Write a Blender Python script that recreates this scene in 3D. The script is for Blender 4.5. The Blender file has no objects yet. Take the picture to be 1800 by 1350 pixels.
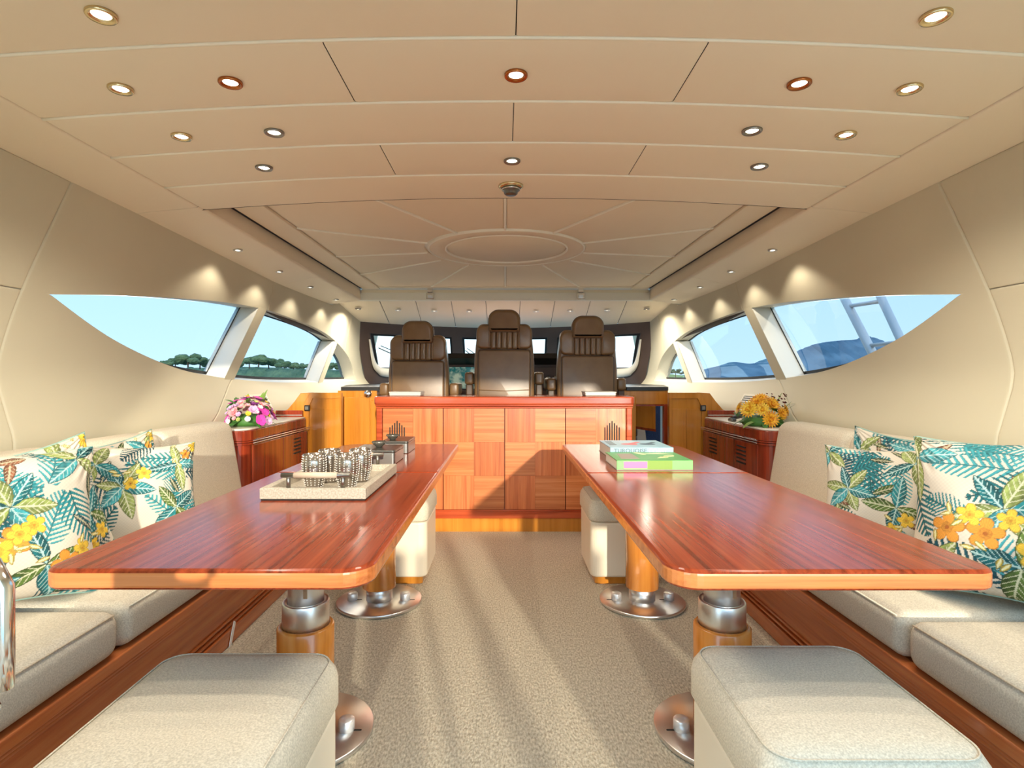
import bpy, bmesh, math, random
import numpy as np
from mathutils import Vector, Matrix
random.seed(7)
PI = math.pi
SC = bpy.context.scene
COL = SC.collection

# ------------------------------------------------------------------ camera
CZ = 1.155                                   # eye height
cam_d = bpy.data.cameras.new('camera'); cam = bpy.data.objects.new('camera', cam_d); COL.objects.link(cam)
cam.location = (0, 0, CZ); cam.rotation_euler = (PI/2, 0, 0)
cam_d.sensor_width = 36; cam_d.lens = 20.0
cam_d.shift_x = 12/1800; cam_d.shift_y = -10/1800
cam_d.clip_start = .02; cam_d.clip_end = 30000
SC.camera = cam
# ------------------------------------------------------------------ world, sun, exposure
SKY_STRENGTH = 3.0
SUN_STRENGTH = 3.6
w = bpy.data.worlds.new('sky'); SC.world = w; w.use_nodes = True
nt = w.node_tree; nt.nodes.clear()
o = nt.nodes.new('ShaderNodeOutputWorld'); bg = nt.nodes.new('ShaderNodeBackground')
tc = nt.nodes.new('ShaderNodeTexCoord'); sx = nt.nodes.new('ShaderNodeSeparateXYZ'); rp = nt.nodes.new('ShaderNodeValToRGB')
nt.links.new(tc.outputs['Generated'], sx.inputs[0]); nt.links.new(sx.outputs['Z'], rp.inputs[0])
rp.color_ramp.elements[0].position = 0.0; rp.color_ramp.elements[0].color = (.66, .91, 1.05, 1)
rp.color_ramp.elements[1].position = 0.6; rp.color_ramp.elements[1].color = (.40, .66, .95, 1)
e = rp.color_ramp.elements.new(.16); e.color = (.55, .83, 1.03, 1)
nt.links.new(rp.outputs[0], bg.inputs[0]); bg.inputs[1].default_value = SKY_STRENGTH
nt.links.new(bg.outputs[0], o.inputs[0])
sun_d = bpy.data.lights.new('sun', 'SUN'); sun = bpy.data.objects.new('sun', sun_d); COL.objects.link(sun)
sun_d.energy = SUN_STRENGTH; sun_d.color = (1, .90, .72); sun_d.angle = math.radians(1.2)
sun.rotation_euler = Vector((-.215, .98, -.185)).to_track_quat('-Z', 'Y').to_euler()
sun.location = (2, -8, 6)
vs = SC.view_settings
vs.view_transform = 'Standard'; vs.look = 'None'; vs.gamma = 1; vs.use_curve_mapping = False
vs.exposure = 0.45
LAMP_CEIL = 9.5
LAMP_SMALL = 6.0

# ------------------------------------------------------------------ materials
M = {}
def mat(name, color=(.8, .8, .8), rough=.5, metal=0, **kw):
    m = bpy.data.materials.new(name); m.use_nodes = True
    p = m.node_tree.nodes['Principled BSDF']
    p.inputs['Base Color'].default_value = (*color, 1); p.inputs['Roughness'].default_value = rough
    p.inputs['Metallic'].default_value = metal
    for k, v in kw.items():
        p.inputs[k.replace('_', ' ')].default_value = v
    M[name] = m
    return m
def nodes(m): return m.node_tree.nodes, m.node_tree.links, m.node_tree.nodes['Principled BSDF']
def noise_mat(name, c1, c2, scale, rough=.5, bump=0., bscale=None, stretch=(1, 1, 1), detail=4, lo=.35, hi=.65, dist=.002, **kw):
    m = mat(name, c1, rough, **kw); N, L, p = nodes(m)
    t = N.new('ShaderNodeTexCoord'); mp = N.new('ShaderNodeMapping'); mp.inputs['Scale'].default_value = stretch
    L.new(t.outputs['Object'], mp.inputs[0])
    n = N.new('ShaderNodeTexNoise'); n.inputs['Scale'].default_value = scale; n.inputs['Detail'].default_value = detail
    L.new(mp.outputs[0], n.inputs['Vector'])
    r = N.new('ShaderNodeValToRGB'); r.color_ramp.elements[0].position = lo; r.color_ramp.elements[1].position = hi
    r.color_ramp.elements[0].color = (*c1, 1); r.color_ramp.elements[1].color = (*c2, 1)
    L.new(n.outputs[0], r.inputs[0]); L.new(r.outputs[0], p.inputs['Base Color'])
    if bump:
        b = N.new('ShaderNodeBump'); b.inputs['Strength'].default_value = bump; b.inputs['Distance'].default_value = dist
        n2 = N.new('ShaderNodeTexNoise'); n2.inputs['Scale'].default_value = bscale or scale; n2.inputs['Detail'].default_value = 3
        L.new(mp.outputs[0], n2.inputs['Vector']); L.new(n2.outputs[0], b.inputs['Height']); L.new(b.outputs[0], p.inputs['Normal'])
    return m
def wood(name, dark, mid, light, grain='Y', rough=.18, scale=1.0, coat=.35, rnd=.0, fine=1.0, spec=.5):
    m = mat(name, mid, rough, Coat_Weight=coat, Coat_Roughness=.08, Specular_IOR_Level=spec); N, L, p = nodes(m)
    t = N.new('ShaderNodeTexCoord'); mp = N.new('ShaderNodeMapping')
    g_ = 26*fine; s = {'X': (1.1, g_, g_), 'Y': (g_, 1.1, g_), 'Z': (g_, g_, 1.1)}[grain]
    mp.inputs['Scale'].default_value = tuple(v*scale for v in s)
    L.new(t.outputs['Object'], mp.inputs[0])
    n = N.new('ShaderNodeTexNoise'); n.inputs['Scale'].default_value = 1.0; n.inputs['Detail'].default_value = 6
    n.inputs['Roughness'].default_value = .62; n.inputs['Distortion'].default_value = .35
    L.new(mp.outputs[0], n.inputs['Vector'])
    r = N.new('ShaderNodeValToRGB'); cr = r.color_ramp
    cr.elements[0].position = .28; cr.elements[0].color = (*dark, 1)
    cr.elements[1].position = .74; cr.elements[1].color = (*light, 1)
    q = cr.elements.new(.5); q.color = (*mid, 1)
    L.new(n.outputs[0], r.inputs[0])
    out = r.outputs[0]
    if rnd:
        oi = N.new('ShaderNodeObjectInfo'); hs = N.new('ShaderNodeHueSaturation'); ma = N.new('ShaderNodeMath')
        ma.operation = 'MULTIPLY_ADD'; ma.inputs[1].default_value = rnd; ma.inputs[2].default_value = 1-rnd/2
        L.new(oi.outputs['Random'], ma.inputs[0]); L.new(ma.outputs[0], hs.inputs['Value']); L.new(out, hs.inputs['Color'])
        out = hs.outputs[0]
    L.new(out, p.inputs['Base Color'])
    return m
noise_mat('ceiling_leather', (.86, .76, .60), (.88, .78, .62), 1.5, rough=.5, bump=.05, bscale=180)
noise_mat('hatch_leather', (.84, .74, .58), (.86, .76, .60), 2, rough=.55, bump=.05, bscale=180)
mat('seam_bead', (.94, .90, .78), .4)
noise_mat('wall_vinyl', (.635, .58, .425), (.665, .605, .445), 1.3, rough=.5, bump=.04, bscale=220)
mat('white_paint', (.84, .82, .74), .4)
wood('table_wood', (.10, .016, .006), (.255, .040, .013), (.35, .062, .020), 'Y', rough=.17, coat=.0, spec=.32, scale=1.0, fine=2.6)
wood('table_edge', (.34, .09, .025), (.58, .19, .055), (.70, .27, .09), 'X', rough=.22, coat=.4)
wood('veneer_up', (.34, .075, .022), (.55, .155, .050), (.68, .23, .08), 'Z', rough=.26, rnd=.35, fine=1.5)
wood('veneer_across', (.42, .11, .034), (.62, .20, .065), (.74, .29, .11), 'X', rough=.26, rnd=.35, fine=1.5)
wood('console_trim', (.25, .03, .010), (.48, .075, .022), (.58, .12, .04), 'X', rough=.2)
wood('gold_wood', (.44, .15, .014), (.58, .22, .026), (.66, .28, .04), 'Z', rough=.2, scale=.7)
wood('cabinet_wood', (.13, .018, .008), (.27, .034, .012), (.38, .065, .02), 'Z', rough=.2)
wood('sofa_wood', (.36, .085, .020), (.58, .16, .040), (.70, .24, .065), 'Y', rough=.25)
wood('post_wood', (.50, .15, .022), (.66, .24, .04), (.74, .31, .06), 'Z', rough=.22)
noise_mat('sofa_fabric', (.52, .455, .35), (.76, .69, .56), 260, rough=.9, bump=.35, bscale=320, lo=.3, hi=.7)
noise_mat('ottoman_fabric', (.52, .455, .345), (.78, .70, .555), 260, rough=.9, bump=.35, bscale=320, lo=.3, hi=.7)
noise_mat('ottoman_leather', (.77, .68, .53), (.80, .71, .56), 3, rough=.4, bump=.05, bscale=200)
noise_mat('carpet', (.34, .29, .205), (.74, .665, .51), 150, rough=.95, bump=.8, bscale=170, stretch=(1, .45, 1), lo=.3, hi=.7, dist=.004)
noise_mat('blue_carpet', (.03, .07, .22), (.07, .14, .38), 120, rough=.95)
noise_mat('teak_deck', (.42, .27, .15), (.55, .37, .22), 3, rough=.6, stretch=(12, 1, 1))
mat('chrome', (.82, .82, .82), .12, 1.0)
mat('brushed_steel', (.74, .74, .74), .33, 1.0)
mat('bolt_steel', (.85, .85, .84), .35, .6)
mat('dark_steel', (.30, .29, .27), .35, 1.0)
mat('brass', (.72, .58, .34), .25, 1.0)
mat('copper_ring', (.45, .16, .05), .25, 1.0)
mat('gunmetal', (.16, .155, .14), .3, .85)
noise_mat('chair_leather', (.175, .095, .040), (.215, .125, .056), 6, rough=.33, bump=.12, bscale=130)
mat('chair_piping', (.08, .042, .02), .4)
noise_mat('brown_vinyl', (.085, .058, .050), (.10, .07, .06), 4, rough=.45, bump=.05, bscale=150)
mat('black_top', (.015, .014, .014), .35)
mat('black_gap', (.012, .010, .008), .7)
mat('ladder_steel', (.80, .81, .82), .45, .35)
mat('rubber', (.01, .01, .011), .5)
mat('stone_top', (.80, .74, .63), .3)
mat('grey_plastic', (.62, .60, .55), .4)
mat('silver_trim', (.70, .68, .72), .25, .9)
mat('vent_dark', (.10, .10, .10), .6)
mat('cream_frame', (.80, .74, .58), .45)
noise_mat('tray_shagreen', (.33, .285, .22), (.50, .44, .355), 160, rough=.6)
mat('tray_handle_wrap', (.50, .41, .31), .6)
mat('paper', (.86, .80, .68), .8)
mat('book_blue', (.26, .52, .66), .35)
mat('book_blue_light', (.30, .54, .64), .5)
mat('book_grey_ink', (.13, .17, .20), .5)
mat('book_white_ink', (.92, .94, .92), .5)
mat('book_red_ink', (.80, .22, .25), .5)
mat('book_navy_ink', (.05, .12, .18), .5)
mat('book_green', (.05, .32, .07), .35)
mat('book_green_spine', (.17, .52, .13), .35)
mat('book_pink', (.80, .16, .36), .4)
mat('book_yellow', (.80, .85, .45), .4)
mat('book_brown', (.35, .30, .26), .5)
mat('sea_water', (.05, .13, .17), .12)
noise_mat('shore_scrub', (.08, .16, .09), (.18, .27, .14), .35, rough=.9, bump=1, bscale=.8, dist=.8)
noise_mat('pine_crown', (.08, .15, .07), (.20, .28, .13), .5, rough=.9, bump=1, bscale=1.2, dist=.6)
mat('bark', (.14, .09, .06), .9)
noise_mat('mountain_haze_blue', (.09, .19, .28), (.18, .30, .40), .004, rough=1, detail=9)  # blue of the distance haze is put into the base colour
noise_mat('meadow', (.30, .42, .10), (.40, .50, .14), .05, rough=.9)
for nm, c in dict(leaf_green=(.05, .17, .025), leaf_light=(.20, .33, .05), petal_magenta=(.72, .06, .42), petal_pink=(.90, .38, .42),
                  petal_lilac=(.66, .40, .62), petal_white=(.88, .80, .78), petal_yellow=(.86, .60, .06), petal_lime=(.55, .60, .20),
                  petal_purple=(.42, .08, .42), mum_gold=(.92, .42, .015), mum_yellow=(.93, .55, .03), wine_red=(.13, .012, .012)).items():
    mat(nm, c, .55)
noise_mat('mum_gold', (.62, .20, .006), (.95, .50, .02), 70, rough=.6, lo=.4, hi=.6); noise_mat('mum_yellow', (.70, .30, .01), (.96, .66, .06), 70, rough=.6, lo=.4, hi=.6)
def emit(name, color, strength):
    m = mat(name, color, .5); p = m.node_tree.nodes['Principled BSDF']
    p.inputs['Emission Color'].default_value = (*color, 1); p.inputs['Emission Strength'].default_value = strength
emit('lamp_lens', (1, .90, .70), 9.0)
def glass(name, tint, refl=.06):
    m = bpy.data.materials.new(name); m.use_nodes = True; N, L = m.node_tree.nodes, m.node_tree.links; N.clear()
    o = N.new('ShaderNodeOutputMaterial'); t = N.new('ShaderNodeBsdfTransparent'); g = N.new('ShaderNodeBsdfGlossy'); x = N.new('ShaderNodeMixShader')
    f = N.new('ShaderNodeLayerWeight'); f.inputs[0].default_value = .25; mm = N.new('ShaderNodeMath'); mm.operation = 'MULTIPLY'; mm.inputs[1].default_value = refl*4
    t.inputs[0].default_value = (*tint, 1); g.inputs['Roughness'].default_value = .02
    L.new(f.outputs['Fresnel'], mm.inputs[0]); L.new(mm.outputs[0], x.inputs[0])
    L.new(t.outputs[0], x.inputs[1]); L.new(g.outputs[0], x.inputs[2]); L.new(x.outputs[0], o.inputs[0]); M[name] = m
glass('tinted_glass', (.25, .275, .30), .03)
glass('windscreen_glass', (.55, .56, .54), .03)
mat('smoky_glass', (.36, .32, .28), .14, .85)
mat('bead_glass', (.74, .69, .62), .2, .4)
mat('bowl_smoke', (.16, .145, .12), .22, .6)
m = mat('pillow_print', (.8, .8, .8), .8); N, L, p = nodes(m)
a = N.new('ShaderNodeAttribute'); a.attribute_name = 'print'; L.new(a.outputs['Color'], p.inputs['Base Color'])
t = N.new('ShaderNodeTexCoord'); n = N.new('ShaderNodeTexNoise'); n.inputs['Scale'].default_value = 350; b = N.new('ShaderNodeBump')
b.inputs['Strength'].default_value = .25; b.inputs['Distance'].default_value = .002
L.new(t.outputs['Object'], n.inputs['Vector']); L.new(n.outputs[0], b.inputs['Height']); L.new(b.outputs[0], p.inputs['Normal'])
m = mat('pillow_piping', (.25, .38, .33), .8)
m = mat('chart_screen', (.1, .3, .3), .2); N, L, p = nodes(m)
t = N.new('ShaderNodeTexCoord'); n = N.new('ShaderNodeTexNoise'); n.inputs['Scale'].default_value = 14; n.inputs['Detail'].default_value = 5
r = N.new('ShaderNodeValToRGB'); r.color_ramp.elements[0].position = .42; r.color_ramp.elements[0].color = (.01, .13, .13, 1)
r.color_ramp.elements[1].position = .6; r.color_ramp.elements[1].color = (.40, .50, .38, 1)
L.new(t.outputs['Object'], n.inputs['Vector']); L.new(n.outputs[0], r.inputs[0]); L.new(r.outputs[0], p.inputs['Base Color'])
L.new(r.outputs[0], p.inputs['Emission Color']); p.inputs['Emission Strength'].default_value = .35

# ------------------------------------------------------------------ helpers
ORG = {}
def org(o): return ORG.get(o.name, Vector((0, 0, 0))) if o else Vector((0, 0, 0))
class MB:
    """collects shapes given in world (or thing-local) coordinates; build() links them as one mesh object"""
    def __init__(s): s.v = []; s.f = []; s.sm = []
    def add(s, vs, fs, smooth=False, T=None):
        k = len(s.v)
        s.v += [tuple(T @ Vector(v)) if T else tuple(v) for v in vs]
        s.f += [tuple(i+k for i in f) for f in fs]; s.sm += [smooth]*len(fs); return s
    def bm(s, bm, smooth=False, T=None):
        bm.verts.index_update()
        s.add([v.co[:] for v in bm.verts], [[v.index for v in f.verts] for f in bm.faces], smooth, T); bm.free(); return s
    def box(s, x0, x1, y0, y1, z0, z1, bev=0, seg=2, T=None, smooth=None):
        b = bmesh.new(); bmesh.ops.create_cube(b, size=1)
        for v in b.verts:
            v.co = ((x0+x1)/2+v.co.x*(x1-x0), (y0+y1)/2+v.co.y*(y1-y0), (z0+z1)/2+v.co.z*(z1-z0))
        if bev: bmesh.ops.bevel(b, geom=b.edges[:], offset=bev, segments=seg, affect='EDGES', profile=.5)
        return s.bm(b, (bev > 0 and seg > 2) if smooth is None else smooth, T)
    def prism(s, poly, lo, hi, axis='Y', bev=0, seg=3, T=None, smooth=False):
        """poly in the two other axes; axis Y: (x,z), Z: (x,y), X: (y,z)"""
        f = {'Y': lambda a, b, c: (a, c, b), 'Z': lambda a, b, c: (a, b, c), 'X': lambda a, b, c: (c, a, b)}[axis]
        b = bmesh.new(); n = len(poly)
        A = [b.verts.new(f(p[0], p[1], lo)) for p in poly]; B = [b.verts.new(f(p[0], p[1], hi)) for p in poly]
        fa = b.faces.new(A); fb = b.faces.new(B[::-1])
        for i in range(n): b.faces.new((A[i], A[(i+1) % n], B[(i+1) % n], B[i]))
        bmesh.ops.recalc_face_normals(b, faces=b.faces[:])
        if bev:
            ed = [e for e in b.edges if (fa in e.link_faces) or (fb in e.link_faces)]
            bmesh.ops.bevel(b, geom=ed, offset=bev, segments=seg, affect='EDGES', profile=.5)
        return s.bm(b, smooth, T)
    def lathe(s, prof, c=(0, 0, 0), n=32, axis='Z', T=None, smooth=True, sx=1, sy=1):
        vs = []; fs = []
        for (r, h) in prof:
            for i in range(n):
                a = 2*PI*i/n; x, y = r*math.cos(a)*sx, r*math.sin(a)*sy
                p = {'Z': (x, y, h), 'Y': (x, h, y), 'X': (h, x, y)}[axis]
                vs.append((c[0]+p[0], c[1]+p[1], c[2]+p[2]))
        for j in range(len(prof)-1):
            for i in range(n):
                k = (i+1) % n; fs.append((j*n+i, j*n+k, (j+1)*n+k, (j+1)*n+i))
        if prof[0][0] > 0: fs.append(tuple(range(n))[::-1])
        if prof[-1][0] > 0: fs.append(tuple((len(prof)-1)*n+i for i in range(n)))
        k = len(s.f); s.add(vs, fs, smooth, T)
        if prof[0][0] > 0 or prof[-1][0] > 0:
            for q in range(k, len(s.f)):
                if len(s.f[q]) > 4: s.sm[q] = False
        return s
    def tube(s, pts, r, n=10, closed=False, T=None, caps=True):
        pts = [Vector(p) for p in pts]; m = len(pts); vs = []; fs = []
        rr = r if isinstance(r, (list, tuple)) else [r]*m
        up = Vector((0, 0, 1))
        for i, p in enumerate(pts):
            a = pts[(i-1) % m] if (i or closed) else p; b = pts[(i+1) % m] if (i < m-1 or closed) else p
            t = (b-a).normalized(); u = up if abs(t.dot(up)) < .95 else Vector((1, 0, 0))
            x = t.cross(u).normalized(); y = x.cross(t)
            for k in range(n):
                q = 2*PI*k/n; vs.append(p+(x*math.cos(q)+y*math.sin(q))*rr[i])
        for i in range(m if closed else m-1):
            j = (i+1) % m
            for k in range(n): fs.append((i*n+k, i*n+(k+1) % n, j*n+(k+1) % n, j*n+k))
        if not closed and caps: fs += [tuple(range(n))[::-1], tuple((m-1)*n+k for k in range(n))]
        return s.add(vs, fs, True, T)
    def grid(s, fn, us, vs_, smooth=True, T=None, flip=False):
        P = [fn(u, v) for u in us for v in vs_]; nv = len(vs_); fs = []
        for i in range(len(us)-1):
            for j in range(nv-1):
                q = (i*nv+j, (i+1)*nv+j, (i+1)*nv+j+1, i*nv+j+1); fs.append(q[::-1] if flip else q)
        return s.add(P, fs, smooth, T)
    def build(s, name, mtl, parent=None, recalc=True):
        o_ = org(parent)
        me = bpy.data.meshes.new(name); me.from_pydata([(v[0]-o_.x, v[1]-o_.y, v[2]-o_.z) for v in s.v], [], s.f)
        me.polygons.foreach_set('use_smooth', s.sm); me.update()
        if recalc:
            b = bmesh.new(); b.from_mesh(me); bmesh.ops.recalc_face_normals(b, faces=b.faces[:]); b.to_mesh(me); b.free()
        me.materials.append(M[mtl])
        o = bpy.data.objects.new(name, me); COL.objects.link(o)
        if parent: o.parent = parent
        ORG[o.name] = o_
        return o
def tag(o, label=None, cat=None, group=None, kind=None):
    if label: o['label'] = label
    if cat: o['category'] = cat
    if group: o['group'] = group
    if kind: o['kind'] = kind
    return o
def empty(name, loc=(0, 0, 0), parent=None):
    o = bpy.data.objects.new(name, None); COL.objects.link(o); o.empty_display_size = .05
    o.location = Vector(loc)-org(parent) if parent else loc
    if parent: o.parent = parent
    ORG[o.name] = Vector(loc); return o
def thing(name, label, cat, loc=(0, 0, 0), group=None): return tag(empty(name, loc), label, cat, group)
def struct(o): o['kind'] = 'structure'; return o
def share(src, name, parent, loc):
    """another piece with the same mesh data, moved to loc (world)"""
    o = bpy.data.objects.new(name, src.data); COL.objects.link(o)
    if parent: o.parent = parent
    o.location = Vector(loc)-org(parent); ORG[o.name] = Vector(loc); return o
def copy_tree(o, parent=None):
    c = o.copy(); COL.objects.link(c)
    if parent: c.parent = parent
    for ch in list(o.children): copy_tree(ch, c)
    return c
def lin(a, b, n): return [a+(b-a)*i/(n-1) for i in range(n)]
def interp(x, tab):
    if x <= tab[0][0]: return tab[0][1]
    for (a, p), (b, q) in zip(tab, tab[1:]):
        if x <= b: return p+(q-p)*(x-a)/(b-a)
    return tab[-1][1]
def smooth_tab(tab, n=12):
    """Catmull-Rom resampling of a table"""
    out = []
    for i in range(len(tab)-1):
        p0 = tab[max(i-1, 0)]; p1 = tab[i]; p2 = tab[i+1]; p3 = tab[min(i+2, len(tab)-1)]
        for k in range(n):
            t = k/n
            out.append(tuple(.5*(2*p1[j]+(p2[j]-p0[j])*t+(2*p0[j]-5*p1[j]+4*p2[j]-p3[j])*t*t+(3*p1[j]-p0[j]-3*p2[j]+p3[j])*t**3) for j in (0, 1)))
    out.append(tab[-1]); return out
def rrect(x0, x1, y0, y1, r, n=6):
    """rounded rectangle outline; r one value or four (x1y1, x0y1, x0y0, x1y0)"""
    R = r if isinstance(r, (tuple, list)) else [r]*4; P = []
    for k, (cx, cy, sx_, sy_) in enumerate(((x1, y1, -1, -1), (x0, y1, 1, -1), (x0, y0, 1, 1), (x1, y0, -1, 1))):
        q = R[k]
        for i in range(n+1):
            a = PI/2*k+PI/2*i/n; P.append((cx+sx_*q+q*math.cos(a), cy+sy_*q+q*math.sin(a)))
    return P

# ------------------------------------------------------------------ the shell: floor, ceiling, walls
struct(MB().box(-1.95, 1.95, -.3, 4.9, -.05, 0).build('floor', 'carpet'))
struct(MB().box(-2.6, 2.6, -6, -.3, -.06, -.005).build('floor_aft_deck', 'teak_deck'))
struct(MB().box(-1.95, 1.95, 4.9, 8.3, -.05, 0).build('floor_helm', 'carpet'))

CX = .03
def ceil_z(x): return CZ+.962-.0236*(x-CX)**2
def edge_vals(a, b, n, e=.014):
    return [a+.0015, a+.003, a+.006, a+e]+lin(a+e, b-e, n)[1:-1]+[b-e, b-.006, b-.003, b-.0015]
def roll(t, a, b, e=.014, h=.008):
    d = min(t-a, b-t)
    return 0 if d >= e else h*(1-math.sqrt(max(0, 1-((e-d)/e)**2)))
ceiling = struct(empty('ceiling', (0, 1.6, CZ+.96)))
def ceil_panel(x0, x1, y0, y1, bits=16):
    f = lambda x, y: (x, y, ceil_z(x)+roll(x, x0, x1)*.6+roll(y, y0, y1, .02, .012))
    MB().grid(f, edge_vals(x0, x1, bits), edge_vals(y0, y1, 4, .02)).build('ceiling_panel', 'ceiling_leather', ceiling, recalc=False)
XC = 1.61
rows = [(-.3, .5, (CX,)), (.5, 1.61, (CX,)), (1.61, 1.98, (-.52, .58)), (1.98, 2.325, (CX,)), (2.325, 2.69, (-.515, .58)), (2.69, 3.05, ())]
for y0, y1, cuts in rows:
    xs = [-XC]+list(cuts)+[XC]
    for a, b in zip(xs, xs[1:]): ceil_panel(a, b, y0, y1)
MB().grid(lambda x, y: (x, y, ceil_z(x)+.014), lin(-1.64, 1.64, 24), [-.3, 3.045]).grid(
    lambda x, t: (x, 3.046, ceil_z(x)+.014+t), lin(-1.64, 1.64, 24), [-.012, .16]).build('ceiling_backing', 'black_gap', ceiling, recalc=False)
for yr in (.5, 1.61, 1.98, 2.325, 2.69):
    MB().tube([(x, yr, ceil_z(x)+.003) for x in lin(-XC, XC, 33)], .0055, 8).build('pale_seam', 'seam_bead', ceiling)  # added pale tubes paint the highlight on the rolled panel edges
# roof slab keeping daylight out
MB().box(-2.05, 2.05, -.3, 8.0, CZ+1.13, CZ+1.2).build('roof_slab', 'white_paint', ceiling)
for q in (-1, 1): MB().box(*sorted((q*2.03, q*2.07)), -.3, 8.0, CZ+.87, CZ+1.15).build('roof_side', 'white_paint', ceiling)

TOP = [(-.3, .90), (2.0, .888), (3.0, .868), (4.8, .818), (6.34, .812), (6.40, .90), (8.4, .90)]
PROF = smooth_tab([(0, 1.95), (.5, 1.94), (.85, 1.94), (1.0, 2.0), (1.13, 2.065), (1.25, 2.085), (1.55, 2.05), (2.06, 1.93)], 6)
def wall_x(y, z):
    g = 1 if y < 5 else 1-.055*((y-5)/2.6)**1.6
    return interp(z, PROF)*g
U_T = smooth_tab([(2.57, .379), (3.2, .462), (4.0, .54), (4.7, .575), (5.4, .563), (6.0, .53), (6.5, .468), (7.0, .345), (7.3, .21), (7.46, .05), (7.50, -.035)], 8)
L_T = smooth_tab([(2.57, .377), (3.02, .205), (3.55, .075), (4.05, .014), (4.7, -.022), (5.4, -.04), (6.4, -.042), (7.5, -.035)], 8)
def U(y): return .378 if y <= 2.57 else (interp(y, U_T) if y < 7.5 else -.035)
def Lw(y): return .378 if y <= 2.57 else interp(y, L_T)
WALLS = {}
def seamA(z): return 2.325+.25*(z-CZ)
def seamB(z): return 4.82
def seamC(z): return 7.02
def seamD(z): return min(4.33+1.9*(z-CZ), 4.4)
aft = lambda z: -.3
fwd = lambda z: 8.25
def wall_panel(s, root, y0, y1, z0, z1, nu=40, nv=14, eb=True):
    us = [0, .002, .005]+lin(.012, .988, nu)+[.995, .998, 1]; vs_ = [0, .004, .01]+lin(.025, .975, nv)+[.99, .996, 1]
    def f(u, v):
        z = CZ
        y = 3.
        for _ in range(9):
            y = y0(z)+(y1(z)-y0(z))*u
            z = z0(y)+(z1(y)-z0(y))*v
        d = 0
        L = y1(z)-y0(z); d = max(roll(u*L, 0, L, .012, .007), 0)
        if eb: d = max(d, roll(v, 0, 1, .01, .004))
        return (s*(wall_x(y, z)+d), y, z)
    MB().grid(f, us, vs_).build('wall_panel', 'wall_vinyl', root, recalc=False)
def ztop(y): return CZ+interp(y, TOP)
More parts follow.
